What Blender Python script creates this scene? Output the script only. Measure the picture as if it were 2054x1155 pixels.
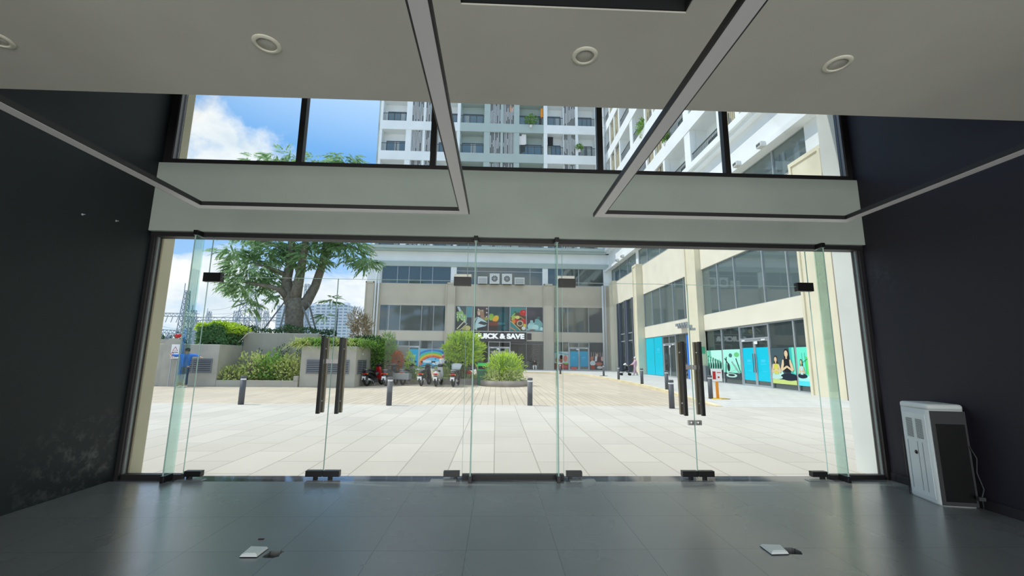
import bpy, math, random
import numpy as np
from mathutils import Vector, Matrix
S = bpy.context.scene
for o in list(bpy.data.objects): bpy.data.objects.remove(o)
COL = S.collection
# ---------------- camera ----------------
CH = 1.5
F, PI_, YA, RO = 847.23, 0.163576, 0.0358034, 0.0104380
fw = Vector((math.sin(YA)*math.cos(PI_), math.cos(YA)*math.cos(PI_), math.sin(PI_)))
rr = fw.cross(Vector((0, 0, 1))).normalized(); uu = rr.cross(fw)
rt = rr*math.cos(RO)+uu*math.sin(RO); up = -rr*math.sin(RO)+uu*math.cos(RO)
cam = bpy.data.cameras.new('camera'); co = bpy.data.objects.new('camera', cam); COL.objects.link(co)
co.matrix_world = Matrix(((rt.x, up.x, -fw.x, 0), (rt.y, up.y, -fw.y, 0), (rt.z, up.z, -fw.z, CH), (0, 0, 0, 1)))
cam.sensor_width = 36; cam.lens = F/2054*36; cam.clip_start = .05; cam.clip_end = 2000
S.camera = co
# ---------------- world, sun, exposure ----------------
S.view_settings.view_transform = 'Standard'; S.view_settings.look = 'None'
S.view_settings.gamma = 1; S.view_settings.exposure = 0.65; S.view_settings.use_curve_mapping = False
W = bpy.data.worlds.new('sky'); S.world = W; W.use_nodes = True
nt = W.node_tree; nt.nodes.clear()
def N(t, nt=nt, **k):
    n = nt.nodes.new(t)
    for a, b in k.items():
        if a.startswith('i_'): n.inputs[a[2:].replace('_', ' ')].default_value = b
        else: setattr(n, a, b)
    return n
L = nt.links.new
def ramp(nt, pts, interp='LINEAR'):
    r = nt.nodes.new('ShaderNodeValToRGB'); e = r.color_ramp.elements; r.color_ramp.interpolation = interp
    while len(e) < len(pts): e.new(.5)
    for i, (p, c) in enumerate(pts):
        e[i].position = p; e[i].color = (*c, 1) if len(c) == 3 else c
    return r
tc = N('ShaderNodeTexCoord'); sep = N('ShaderNodeSeparateXYZ'); L(tc.outputs['Generated'], sep.inputs[0])
sky = ramp(nt, [(0, (.44, .58, .68)), (.12, (.26, .43, .68)), (.42, (.13, .315, .62)), (.62, (.48, .62, .80)), (1, (.86, .98, 1.12))])
L(sep.outputs['Z'], sky.inputs[0])
def noise(scale, detail, sx=1, sz=1, loc=(0, 0, 0)):
    m = N('ShaderNodeMapping'); m.inputs['Scale'].default_value = (sx, sx, sz); m.inputs['Location'].default_value = loc
    L(tc.outputs['Generated'], m.inputs[0]); n = N('ShaderNodeTexNoise'); n.inputs['Scale'].default_value = scale
    n.inputs['Detail'].default_value = detail; n.inputs['Roughness'].default_value = .6; L(m.outputs[0], n.inputs['Vector']); return n
def mth(op, a, b=None, nt=nt, clamp=False):
    n = nt.nodes.new('ShaderNodeMath'); n.operation = op; n.use_clamp = clamp
    for i, v in enumerate((a, b)):
        if v is None: continue
        if isinstance(v, (int, float)): n.inputs[i].default_value = v
        else: nt.links.new(v, n.inputs[i])
    return n.outputs[0]
cn = noise(3.2, 9, 1, 2.6, (4.1, 1.3, .2))
# low, dense cloud bank near the horizon that breaks up higher
band = ramp(nt, [(0, (.38,)*3), (.10, (.30,)*3), (.24, (.235,)*3), (.33, (.10,)*3), (.40, (0,)*3), (.6, (0,)*3), (.75, (.15,)*3)]); L(sep.outputs['Z'], band.inputs[0])
dens = mth('ADD', mth('SUBTRACT', cn.outputs['Fac'], .73), band.outputs[0])
# one cumulus tower standing above the trees
def blob(d, r, k):
    v = N('ShaderNodeVectorMath', operation='DISTANCE'); nrm = N('ShaderNodeVectorMath', operation='NORMALIZE')
    L(tc.outputs['Generated'], nrm.inputs[0]); L(nrm.outputs[0], v.inputs[0]); v.inputs[1].default_value = Vector(d).normalized()
    return mth('MULTIPLY', mth('SUBTRACT', r, v.outputs['Value']), k)
def ray(x, y): return fw*F + rt*(x-1027) + up*(577.5-y)
fine = noise(9, 8)
b1 = blob(ray(452, 278), .068, 3.2)
for q_, r_ in (((425, 318), .066), ((495, 318), .075), ((550, 345), .06), ((395, 350), .06), ((460, 345), .10)): b1 = mth('MAXIMUM', b1, blob(ray(*q_), r_, 3.2))
b1 = mth('ADD', b1, mth('MULTIPLY', mth('SUBTRACT', fine.outputs['Fac'], .5), .5))
dens = mth('MAXIMUM', dens, b1)
cm = mth('MULTIPLY', dens, 9, clamp=True)
shade = noise(5, 6, 1, 2, (0, 0, .35)); scol = ramp(nt, [(.3, (.46, .54, .62)), (.62, (.74, .74, .74))]); L(shade.outputs['Fac'], scol.inputs[0])
mx = N('ShaderNodeMixRGB'); L(cm, mx.inputs[0]); L(sky.outputs[0], mx.inputs[1]); L(scol.outputs[0], mx.inputs[2])
bg = N('ShaderNodeBackground'); bg.inputs['Strength'].default_value = 1.0; L(mx.outputs[0], bg.inputs[0])
wo = N('ShaderNodeOutputWorld'); L(bg.outputs[0], wo.inputs[0])
sd = bpy.data.lights.new('sun', 'SUN'); sd.energy = 1.6; sd.angle = .009; sd.color = (1, .965, .90)
so = bpy.data.objects.new('sun', sd); COL.objects.link(so)
so.rotation_euler = Vector((-.56, .10, .83)).to_track_quat('Z', 'Y').to_euler()

# ---------------- helpers ----------------
def P(x, y, ax, v):
    d = ray(x, y); i = 'xyz'.index(ax); c = Vector((0, 0, CH)); return c + d*((v-c[i])/d[i])
def srgb(r, g, b):
    f = lambda c: (c/255/12.92) if c <= 10 else ((c/255+.055)/1.055)**2.4
    return (f(r), f(g), f(b))
MATS = {}
def mat(name, col, rough=.6, metal=0, var=0, vscale=8, bump=0, bscale=60, spec=.5, trans=0, isl=0, emit=0, coat=0, alpha=1):
    if name in MATS: return MATS[name]
    m = bpy.data.materials.new(name); m.use_nodes = True; t = m.node_tree; b = t.nodes['Principled BSDF']; MATS[name] = m
    c = srgb(*col); b.inputs['Base Color'].default_value = (*c, 1)
    b.inputs['Roughness'].default_value = rough; b.inputs['Metallic'].default_value = metal
    b.inputs['Specular IOR Level'].default_value = spec; b.inputs['Coat Weight'].default_value = coat
    if emit: b.inputs['Emission Color'].default_value = (*c, 1); b.inputs['Emission Strength'].default_value = emit
    x = t.nodes.new('ShaderNodeTexCoord')
    if var:
        n = t.nodes.new('ShaderNodeTexNoise'); n.inputs['Scale'].default_value = vscale; n.inputs['Detail'].default_value = 6
        t.links.new(x.outputs['Object'], n.inputs['Vector'])
        r = ramp(t, [(.3, tuple(k*(1-var) for k in c)), (.7, tuple(min(1, k*(1+var)) for k in c))])
        t.links.new(n.outputs['Fac'], r.inputs[0]); t.links.new(r.outputs[0], b.inputs['Base Color'])
    if isl:
        g = t.nodes.new('ShaderNodeNewGeometry')
        r = ramp(t, [(0, tuple(k*(1-isl) for k in c)), (1, tuple(min(1, k*(1+isl)) for k in c))])
        t.links.new(g.outputs['Random Per Island'], r.inputs[0]); t.links.new(r.outputs[0], b.inputs['Base Color'])
        src = r.outputs[0]
    if bump:
        n = t.nodes.new('ShaderNodeTexNoise'); n.inputs['Scale'].default_value = bscale; n.inputs['Detail'].default_value = 4
        t.links.new(x.outputs['Object'], n.inputs['Vector']); bb = t.nodes.new('ShaderNodeBump')
        bb.inputs['Strength'].default_value = bump; bb.inputs['Distance'].default_value = .01
        t.links.new(n.outputs['Fac'], bb.inputs['Height']); t.links.new(bb.outputs[0], b.inputs['Normal'])
    if trans:
        tr = t.nodes.new('ShaderNodeBsdfTranslucent'); tr.inputs[0].default_value = (*tuple(min(1, k*1.5) for k in c), 1)
        if isl: t.links.new(src, tr.inputs[0])
        ms = t.nodes.new('ShaderNodeMixShader'); ms.inputs[0].default_value = trans
        t.links.new(b.outputs[0], ms.inputs[1]); t.links.new(tr.outputs[0], ms.inputs[2])
        t.links.new(ms.outputs[0], t.nodes['Material Output'].inputs[0])
    return m
def glass(name, tint, refl=1.0, ior=1.45, rough=0.0):
    m = bpy.data.materials.new(name); m.use_nodes = True; t = m.node_tree; t.nodes.clear(); MATS[name] = m
    a = t.nodes.new('ShaderNodeBsdfTransparent'); a.inputs[0].default_value = (*tint, 1)
    g = t.nodes.new('ShaderNodeBsdfGlossy'); g.inputs['Roughness'].default_value = rough
    f = t.nodes.new('ShaderNodeFresnel'); f.inputs[0].default_value = ior
    s = t.nodes.new('ShaderNodeMixShader'); o = t.nodes.new('ShaderNodeOutputMaterial')
    t.links.new(mth('MULTIPLY', f.outputs[0], refl, nt=t), s.inputs[0])
    t.links.new(a.outputs[0], s.inputs[1]); t.links.new(g.outputs[0], s.inputs[2]); t.links.new(s.outputs[0], o.inputs[0]); return m
def darkglass(name, col, fac=.25, rough=.02):
    m = bpy.data.materials.new(name); m.use_nodes = True; t = m.node_tree; t.nodes.clear(); MATS[name] = m
    a = t.nodes.new('ShaderNodeBsdfDiffuse'); a.inputs[0].default_value = (*srgb(*col), 1)
    g = t.nodes.new('ShaderNodeBsdfGlossy'); g.inputs['Roughness'].default_value = rough; g.inputs[0].default_value = (.85, .95, .93, 1)
    f = t.nodes.new('ShaderNodeLayerWeight'); f.inputs[0].default_value = .35
    s = t.nodes.new('ShaderNodeMixShader'); o = t.nodes.new('ShaderNodeOutputMaterial')
    t.links.new(mth('ADD', mth('MULTIPLY', f.outputs['Fresnel'], .8, nt=t), fac*.5, nt=t, clamp=True), s.inputs[0])
    t.links.new(a.outputs[0], s.inputs[1]); t.links.new(g.outputs[0], s.inputs[2]); t.links.new(s.outputs[0], o.inputs[0]); return m

class MB:
    def __init__(s): s.v = []; s.f = []; s.m = []; s.cur = 0; s.sm = []; s.smooth = False
    def face(s, idx): s.f.append(idx); s.m.append(s.cur); s.sm.append(s.smooth)
    def poly(s, pts):
        n = len(s.v); s.v += [tuple(p) for p in pts]; s.face(tuple(range(n, n+len(pts)))); return s
    def box(s, x0, x1, y0, y1, z0, z1):
        x0, x1 = sorted((x0, x1)); y0, y1 = sorted((y0, y1)); z0, z1 = sorted((z0, z1))
        return s.hexa([(x0, y0, z0), (x1, y0, z0), (x1, y1, z0), (x0, y1, z0), (x0, y0, z1), (x1, y0, z1), (x1, y1, z1), (x0, y1, z1)])
    def hexa(s, p):
        n = len(s.v); s.v += [tuple(q) for q in p]
        sm = s.smooth; s.smooth = False
        for q in ((0, 3, 2, 1), (4, 5, 6, 7), (0, 1, 5, 4), (1, 2, 6, 5), (2, 3, 7, 6), (3, 0, 4, 7)): s.face(tuple(n+i for i in q))
        s.smooth = sm; return s
    def rings(s, rings, cap=True, closed=False):
        k = len(rings[0]); n = len(s.v)
        for r in rings: s.v += [tuple(p) for p in r]
        m = len(rings)
        for i in range(m if closed else m-1):
            a = n+i*k; b = n+((i+1) % m)*k
            for j in range(k): s.face((a+j, a+(j+1) % k, b+(j+1) % k, b+j))
        if cap and not closed: s.face(tuple(n+j for j in reversed(range(k)))); s.face(tuple(n+(m-1)*k+j for j in range(k)))
        return s
    def tube(s, pts, r, k=8, cap=True, closed=False):
        pts = [Vector(p) for p in pts]; R = r if isinstance(r, (list, tuple)) else [r]*len(pts); out = []
        a = None
        for i, p in enumerate(pts):
            if closed: d = pts[(i+1) % len(pts)]-pts[i-1]
            else: d = pts[min(i+1, len(pts)-1)]-pts[max(i-1, 0)]
            d.normalize()
            if a is None: a = d.cross(Vector((0, 0, 1)) if abs(d.z) < .9 else Vector((1, 0, 0)))
            a = a-d*a.dot(d)
            if a.length < .01: a = d.cross(Vector((0, 1, 0)))
            a.normalize(); b = d.cross(a)
            out.append([p+(a*math.cos(t*2*math.pi/k)+b*math.sin(t*2*math.pi/k))*R[i] for t in range(k)])
        sm = s.smooth; s.smooth = k > 5; s.rings(out, cap, closed); s.smooth = sm; return s
    def bar(s, a, b, w, h=None):
        a = Vector(a); b = Vector(b); d = (b-a).normalized(); h = h or w
        u = d.cross(Vector((0, 0, 1)) if abs(d.z) < .95 else Vector((0, 1, 0))).normalized()*w/2; v = d.cross(u).normalized()*h/2
        return s.hexa([a-u-v, a+u-v, b+u-v, b-u-v, a-u+v, a+u+v, b+u+v, b-u+v])
    def lathe(s, prof, c=(0, 0, 0), k=16, axis='z'):
        out = []
        for r, h in prof:
            ring = []
            for t in range(k):
                a = 2*math.pi*t/k; x, y = r*math.cos(a), r*math.sin(a)
                q = (x, y, h) if axis == 'z' else ((h, x, y) if axis == 'x' else (y, h, x))
                ring.append((c[0]+q[0], c[1]+q[1], c[2]+q[2]))
            out.append(ring)
        sm = s.smooth; s.smooth = True; s.rings(out); s.smooth = sm; return s
    def ball(s, c, r, k=10, m=6):
        if not hasattr(r, '__len__'): r = (r,)*3
        pr = []
        for i in range(m+1):
            a = -math.pi/2+math.pi*i/m; pr.append([(c[0]+r[0]*max(.02, math.cos(a))*math.cos(t*2*math.pi/k), c[1]+r[1]*max(.02, math.cos(a))*math.sin(t*2*math.pi/k), c[2]+r[2]*math.sin(a)) for t in range(k)])
        sm = s.smooth; s.smooth = True; s.rings(pr); s.smooth = sm; return s
    def loft(s, secs, k=12, p=2.6):   # secs: centre, half width vector, half height vector
        out = []
        for c, a, b in secs:
            c, a, b = Vector(c), Vector(a), Vector(b); ring = []
            for t in range(k):
                w = 2*math.pi*t/k; x, y = math.cos(w), math.sin(w)
                ring.append(c+a*math.copysign(abs(x)**(2/p), x)+b*math.copysign(abs(y)**(2/p), y))
            out.append(ring)
        sm = s.smooth; s.smooth = True; s.rings(out); s.smooth = sm; return s
    def build(s, name, mats, parent=None, bevel=0):
        me = bpy.data.meshes.new(name); me.from_pydata(s.v, [], s.f)
        mats = mats if isinstance(mats, (list, tuple)) else [mats]
        for m in mats: me.materials.append(MATS[m] if isinstance(m, str) else m)
        me.polygons.foreach_set('material_index', s.m); me.polygons.foreach_set('use_smooth', s.sm); me.update()
        o = bpy.data.objects.new(name, me); COL.objects.link(o)
        if parent: o.parent = parent
        if bevel:
            b = o.modifiers.new('bevel', 'BEVEL'); b.width = bevel; b.segments = 2; b.limit_method = 'ANGLE'
        return o
def tag(o, label=None, cat=None, group=None, kind=None):
    if label: o['label'] = label
    if cat: o['category'] = cat
    if group: o['group'] = group
    if kind: o['kind'] = kind
    return o
def thing(name, label, cat, loc=(0, 0, 0), rz=0, group=None):
    o = bpy.data.objects.new(name, None); COL.objects.link(o); o.location = loc; o.rotation_euler = (0, 0, rz); o.empty_display_size = .1
    return tag(o, label, cat, group)
def copy_tree(o, parent=None):
    c = o.copy(); COL.objects.link(c)
    if parent: c.parent = parent
    for ch in [x for x in list(bpy.data.objects) if x.parent == o]: copy_tree(ch, c)
    return c
def struct(mb, name, mats, label, cat, bevel=0):
    return tag(mb.build(name, mats, None, bevel), label, cat, kind='structure')
# facade planes: u runs along the wall, d into the building
class Plane:
    def __init__(s, kind, c): s.k = kind; s.c = c
    def pt(s, u, d, z): return (u, s.c+d, z) if s.k == 'F' else (s.c+d, u, z)
    def box(s, mb, u0, u1, d0, d1, z0, z1):
        return mb.box(u0, u1, s.c+d0, s.c+d1, z0, z1) if s.k == 'F' else mb.box(s.c+d0, s.c+d1, u0, u1, z0, z1)
FP = Plane('F', 51.5); RP = Plane('R', 13.9)
def windows(parent, pl, us, z0, z1, glassm, frame='alu', d=.12, w=.07, trans=(), name='window', skip=()):
    """one window bank: frame with mullions at us, transoms at trans; pane as its child"""
    m = MB()
    for u in us: pl.box(m, u-w/2, u+w/2, d-.05, d+.08, z0, z1)
    for z in (z0, z1, *trans): pl.box(m, us[0], us[-1], d-.04, d+.07, z-w/2, z+w/2)
    f = m.build(name, frame, parent)
    g = MB(); pl.box(g, us[0], us[-1], d+.02, d+.035, z0, z1); g.build('pane', glassm, f)
    return f
def poster(parent, pl, u0, u1, z0, z1, d, shapes, name='window_poster'):
    """flat printed film; shapes in 0..1 as the viewer sees them, layered by tiny steps"""
    mb = MB(); names = []
    def q(u, v, k):
        uu_ = u0+(u1-u0)*u if pl.k == 'F' else u1-(u1-u0)*u
        return pl.pt(uu_, d-.0015*k, z0+(z1-z0)*v)
    for k, (kind, col, *a) in enumerate(shapes):
        nm = 'print_%d_%d_%d' % col
        mat(nm, col, .45, spec=.2)
        if nm not in names: names.append(nm)
        mb.cur = names.index(nm)
        if kind == 'r': x0, y0, x1, y1 = a; pts = [(x0, y0), (x1, y0), (x1, y1), (x0, y1)]
        elif kind == 'e':
            cx, cy, rx, ry = a[:4]; an = a[4] if len(a) > 4 else 0
            pts = [(cx+rx*math.cos(t)*math.cos(an)-ry*math.sin(t)*math.sin(an), cy+rx*math.cos(t)*math.sin(an)+ry*math.sin(t)*math.cos(an)) for t in [i*math.pi/9 for i in range(18)]]
        elif kind == 'p': pts = a[0]
        elif kind == 'l':
            x0, y0, x1, y1, w = a; dx, dy = x1-x0, y1-y0; l = math.hypot(dx, dy); nx, ny = -dy/l*w/2, dx/l*w/2
            pts = [(x0+nx, y0+ny), (x1+nx, y1+ny), (x1-nx, y1-ny), (x0-nx, y0-ny)]
        elif kind == 'a':   # arc band
            cx, cy, r0, r1, t0, t1 = a; n = 14
            A = [t0+(t1-t0)*i/n for i in range(n+1)]
            pts = [(cx+r1*math.cos(t), cy+r1*math.sin(t)) for t in A]+[(cx+r0*math.cos(t), cy+r0*math.sin(t)) for t in reversed(A)]
            C1 = [(min(1, max(0, x)), min(1, max(0, y))) for x, y in pts]
            for i in range(n): mb.poly([q(*C1[i], k), q(*C1[i+1], k), q(*C1[-i-2], k), q(*C1[-i-1], k)])
            continue
        pts = [(min(1, max(0, x)), min(1, max(0, y))) for x, y in pts]
        mb.poly([q(x, y, k) for x, y in pts])
    return mb.build(name, names, parent)
def text(s, name, m, parent, size, loc, rot, ext=.03, sx=1, off=0):
    c = bpy.data.curves.new(name, 'FONT'); c.body = s; c.size = size; c.extrude = ext; c.offset = off; c.align_x = 'CENTER'; c.align_y = 'CENTER'
    t = bpy.data.objects.new(name, c); COL.objects.link(t); bpy.context.view_layer.update()
    me = bpy.data.meshes.new_from_object(t.evaluated_get(bpy.context.evaluated_depsgraph_get()))
    bpy.data.objects.remove(t); o = bpy.data.objects.new(name, me); COL.objects.link(o); me.materials.clear(); me.materials.append(MATS[m])
    o.location = loc; o.rotation_euler = rot; o.scale = (sx, 1, 1)
    if parent: o.parent = parent
    return o
rng = random.Random(7)
def leaf(mb, c, d, n, l, w):
    """one pointed leaf of two bent halves"""
    d = d.normalized(); s = d.cross(n)
    if s.length < .01: s = d.cross(Vector((0, 1, .3)))
    s.normalize(); up_ = s.cross(d)
    a = c; b = c+d*l*.5+s*w/2-up_*w*.12; e = c+d*l-up_*l*.12; f = c+d*l*.5-s*w/2-up_*w*.12
    k = len(mb.v); mb.v += [tuple(a), tuple(b), tuple(e), tuple(f)]; mb.face((k, k+1, k+2, k+3))
def rvec(r=rng):
    z = r.uniform(-1, 1); t = r.uniform(0, 6.283); q = math.sqrt(1-z*z); return Vector((q*math.cos(t), q*math.sin(t), z))
def shrub_leaves(mb, c, rad, n, l, w, up_=.5, shell=.55, flat=None, r=rng):
    c = Vector(c)
    for _ in range(n):
        v = rvec(r)
        if flat is not None and v.z < flat: v.z = abs(v.z)
        k = shell+(1-shell)*r.random()**.6
        lump = 1+.16*math.sin(v.x*5+c.x)*math.cos(v.y*6+c.y*2)+.1*math.sin(v.z*9+c.x*3)
        p = c+Vector((v.x*rad[0], v.y*rad[1], v.z*rad[2]))*k*lump
        d = (v+rvec(r)*.8+Vector((0, 0, up_))).normalized()
        leaf(mb, p, d, (v+rvec(r)*.5+Vector((0, 0, .6))).normalized(), l*r.uniform(.6, 1.3), w*r.uniform(.7, 1.2))
def boxleaves(mb, x0, x1, y0, y1, z0, z1, n, l, w, r=rng, up_=.3):
    for _ in range(n):
        f = r.random(); x, y, z = r.uniform(x0, x1), r.uniform(y0, y1), r.uniform(z0, z1)
        if f < .45: z = z1-abs(r.gauss(0, .06)); nn = Vector((0, 0, 1))
        elif f < .8: y = y0+abs(r.gauss(0, .06)); nn = Vector((0, -1, .2))
        elif f < .9: x = x0; nn = Vector((-1, 0, .2))
        else: x = x1; nn = Vector((1, 0, .2))
        z += .12*math.sin(x*2.1)+.06*math.sin(x*5.3); d = (nn*.6+rvec(r)+Vector((0, 0, up_))).normalized()
        leaf(mb, Vector((x, y, z)), d, (nn+rvec(r)*.6).normalized(), l*r.uniform(.6, 1.3), w*r.uniform(.7, 1.2))

# ---------------- materials ----------------
mat('ceiling_paint', (205, 203, 192), .9, var=.04, vscale=1.5)
mat('beam_paint', (178, 188, 180), .85, var=.03, vscale=2)
mat('wall_white', (215, 215, 208), .9)
mat('black_metal', (20, 20, 22), .35, spec=.5)
mat('dark_metal', (48, 48, 50), .4, metal=.3)
mat('frame_black', (36, 34, 36), .5)
mat('frame_edge', (120, 118, 120), .4, metal=.6)
mat('bronze_metal', (128, 122, 108), .35, metal=.3)
mat('steel', (190, 190, 188), .3, metal=.9)
mat('sill_stone', (70, 74, 80), .06, var=.15, vscale=6)
mat('diffuser', (225, 222, 222), .35)
mat('cream_wall', (226, 218, 192), .9, var=.05, vscale=1.2, bump=.1)
mat('cream_band', (232, 225, 206), .9, var=.05, vscale=.8)
mat('white_render', (236, 240, 240), .85, var=.04, vscale=.6)
mat('grey_render', (176, 190, 186), .88, var=.04, vscale=.6)
mat('white_pillar', (222, 226, 222), .85, var=.04, vscale=2)
mat('alu', (176, 182, 186), .35, metal=.35)
mat('dark_frame', (96, 98, 104), .45)
mat('slat_cream', (214, 204, 172), .7)
mat('slat_grey', (120, 122, 122), .7)
mat('rail_dark', (84, 88, 88), .6)
mat('concrete', (176, 170, 160), .9, var=.13, vscale=1.4, bump=.2)
mat('concrete_light', (176, 172, 160), .9, var=.1, vscale=1.5, bump=.2)
mat('louvre_grey', (128, 132, 138), .5, metal=.3)
mat('void_dark', (22, 24, 26), .9)
mat('bollard_grey', (84, 86, 92), .55)
mat('reflector', (235, 238, 240), .3)
mat('cyan_film', (0, 200, 225), .4, spec=.3)
mat('cyan_deep', (0, 165, 205), .4, spec=.3)
mat('blue_film', (0, 120, 235), .4)
mat('sign_black', (34, 36, 38), .45)
mat('sign_white', (245, 245, 245), .5, emit=.25)
mat('white_plastic', (226, 234, 234), .38)
mat('grey_plastic', (92, 95, 98), .45)
mat('black_plastic', (16, 17, 18), .3)
mat('bark', (122, 116, 104), .95, var=.3, vscale=6, bump=.8, bscale=14)
mat('leaf_tree', (142, 176, 124), .55, trans=.5, isl=.35, spec=.3)
mat('leaf_lime', (190, 218, 70), .5, trans=.5, isl=.35, spec=.3)
mat('leaf_mid', (128, 168, 80), .5, trans=.4, isl=.4, spec=.3)
mat('leaf_pale', (195, 205, 130), .5, trans=.35, isl=.3, spec=.3)
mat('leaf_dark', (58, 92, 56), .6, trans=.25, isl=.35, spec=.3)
mat('leaf_hedge', (98, 140, 88), .6, trans=.3, isl=.35, spec=.3)
mat('leaf_red', (190, 110, 50), .5, trans=.3, isl=.35)
mat('leaf_dry', (150, 138, 112), .8, trans=.3, isl=.3)
mat('pylon_steel', (165, 174, 186), .6)
mat('tower_far', (225, 228, 235), .8)
mat('tower_far_glass', (150, 165, 185), .4)
mat('tyre', (28, 28, 29), .8)
mat('chrome', (200, 202, 205), .2, metal=.9)
mat('paint_black', (24, 24, 27), .2, coat=.6)
mat('paint_white', (225, 225, 220), .25, coat=.6)
mat('paint_red', (205, 20, 30), .25, coat=.6)
mat('paint_grey', (110, 115, 118), .3, coat=.5)
mat('red_lens', (190, 20, 22), .2)
mat('plate_white', (240, 240, 238), .5)
mat('seat_black', (26, 26, 28), .6)
mat('bin_green', (20, 110, 70), .5)
mat('bin_lid', (20, 200, 90), .45)
mat('orange_paint', (240, 150, 30), .5)
mat('yellow_paint', (235, 195, 60), .5)
mat('skin', (205, 160, 130), .6)
mat('cloth_blue', (40, 110, 200), .85)
mat('cloth_navy', (40, 60, 90), .85)
mat('cloth_pink', (215, 180, 192), .85)
mat('cloth_white', (232, 228, 226), .85)
mat('cloth_black', (34, 34, 38), .85)
mat('hair_black', (24, 20, 20), .6)
mat('pink_helmet', (225, 120, 150), .35)
mat('cactus', (110, 120, 85), .8)
mat('wood_orange', (200, 130, 60), .7)
mat('ac_white', (214, 216, 212), .6)
mat('soil', (80, 66, 52), .95)
mat('pipe_white', (222, 226, 226), .5)
mat('pipe_brown', (150, 140, 124), .6)
glass('shop_glass', (.985, .99, .975), .16)
glass('far_glass', (.62, .68, .67), 1.6)
MATS['glass_edge'] = m = bpy.data.materials.new('glass_edge'); m.use_nodes = True
b = m.node_tree.nodes['Principled BSDF']; b.inputs['Base Color'].default_value = (*srgb(178, 214, 204), 1); b.inputs['Roughness'].default_value = .35
b.inputs['Emission Strength'].default_value = 0
glass('fin_glass', (.80, .93, .90), .5)
darkglass('glass_dark', (62, 70, 70), .18)
darkglass('glass_mid', (96, 108, 108), .28)

def tiles(name, col, w, h, mortar, mcol, rough=.6, rot=0, off=.5, var=.12, vs=.7, dirt=None, bias=0, roughvar=0, sp=.5):
    """brick pattern in object x,y metres"""
    m = bpy.data.materials.new(name); m.use_nodes = True; t = m.node_tree; b = t.nodes['Principled BSDF']; MATS[name] = m
    x = t.nodes.new('ShaderNodeTexCoord'); mp = t.nodes.new('ShaderNodeMapping'); mp.inputs['Rotation'].default_value = (0, 0, rot)
    mp.inputs['Location'].default_value = (bias, 0, 0) if not hasattr(bias, '__len__') else (*bias, 0)
    t.links.new(x.outputs['Object'], mp.inputs[0]); br = t.nodes.new('ShaderNodeTexBrick'); t.links.new(mp.outputs[0], br.inputs[0])
    br.inputs['Scale'].default_value = 1; br.inputs['Brick Width'].default_value = w; br.inputs['Row Height'].default_value = h
    br.inputs['Mortar Size'].default_value = mortar; br.inputs['Mortar Smooth'].default_value = .1; br.offset = off
    c = srgb(*col); mc = srgb(*mcol)
    br.inputs['Color1'].default_value = (*(k*(1-var*.5) for k in c), 1); br.inputs['Color2'].default_value = (*(k*(1+var*.5) for k in c), 1); br.inputs['Mortar'].default_value = (*mc, 1)
    n = t.nodes.new('ShaderNodeTexNoise'); n.inputs['Scale'].default_value = vs; n.inputs['Detail'].default_value = 7; t.links.new(x.outputs['Object'], n.inputs[0])
    r = ramp(t, [(.3, (1-var,)*3), (.7, (1+0*var,)*3)]); t.links.new(n.outputs['Fac'], r.inputs[0])
    mm = t.nodes.new('ShaderNodeMixRGB'); mm.blend_type = 'MULTIPLY'; mm.inputs[0].default_value = 1
    t.links.new(br.outputs[0], mm.inputs[1]); t.links.new(r.outputs[0], mm.inputs[2]); t.links.new(mm.outputs[0], b.inputs['Base Color'])
    b.inputs['Roughness'].default_value = rough; b.inputs['Specular IOR Level'].default_value = sp
    if roughvar:
        n2 = t.nodes.new('ShaderNodeTexNoise'); n2.inputs['Scale'].default_value = .9; n2.inputs['Detail'].default_value = 3
        t.links.new(x.outputs['Object'], n2.inputs[0]); r2 = ramp(t, [(.35, (rough-roughvar,)*3), (.7, (rough+roughvar,)*3)])
        t.links.new(n2.outputs['Fac'], r2.inputs[0]); t.links.new(r2.outputs[0], b.inputs['Roughness'])
    if sp > .9: b.inputs['Coat Weight'].default_value = .6; b.inputs['Coat Roughness'].default_value = .22
    bb = t.nodes.new('ShaderNodeBump'); bb.inputs['Strength'].default_value = .25; bb.inputs['Distance'].default_value = .004
    inv = t.nodes.new('ShaderNodeMath'); inv.operation = 'SUBTRACT'; inv.inputs[0].default_value = 1; t.links.new(br.outputs['Fac'], inv.inputs[1])
    t.links.new(inv.outputs[0], bb.inputs['Height']); t.links.new(bb.outputs[0], b.inputs['Normal'])
    return m
tiles('floor_tile', (116, 120, 120), .72, .72, .0035, (74, 77, 78), .30, 0, 0, .14, .8, roughvar=.05, sp=1.0, bias=(.21, -.03))
tiles('paver', (202, 196, 186), 1.3, .62, .009, (168, 162, 152), .85, math.pi/2, .5, .10, .5)
tiles('plank_paver', (202, 189, 170), 1.6, .24, .011, (160, 146, 126), .9, math.pi/2, .5, .14, .35)
tiles('sidewalk_paver', (205, 204, 200), .6, .6, .01, (160, 158, 152), .85, 0, .5, .08, .4)
tiles('block_wall', (170, 166, 155), .8, .28, .008, (165, 158, 146), .9, 0, .5, .12, .9)
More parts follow.
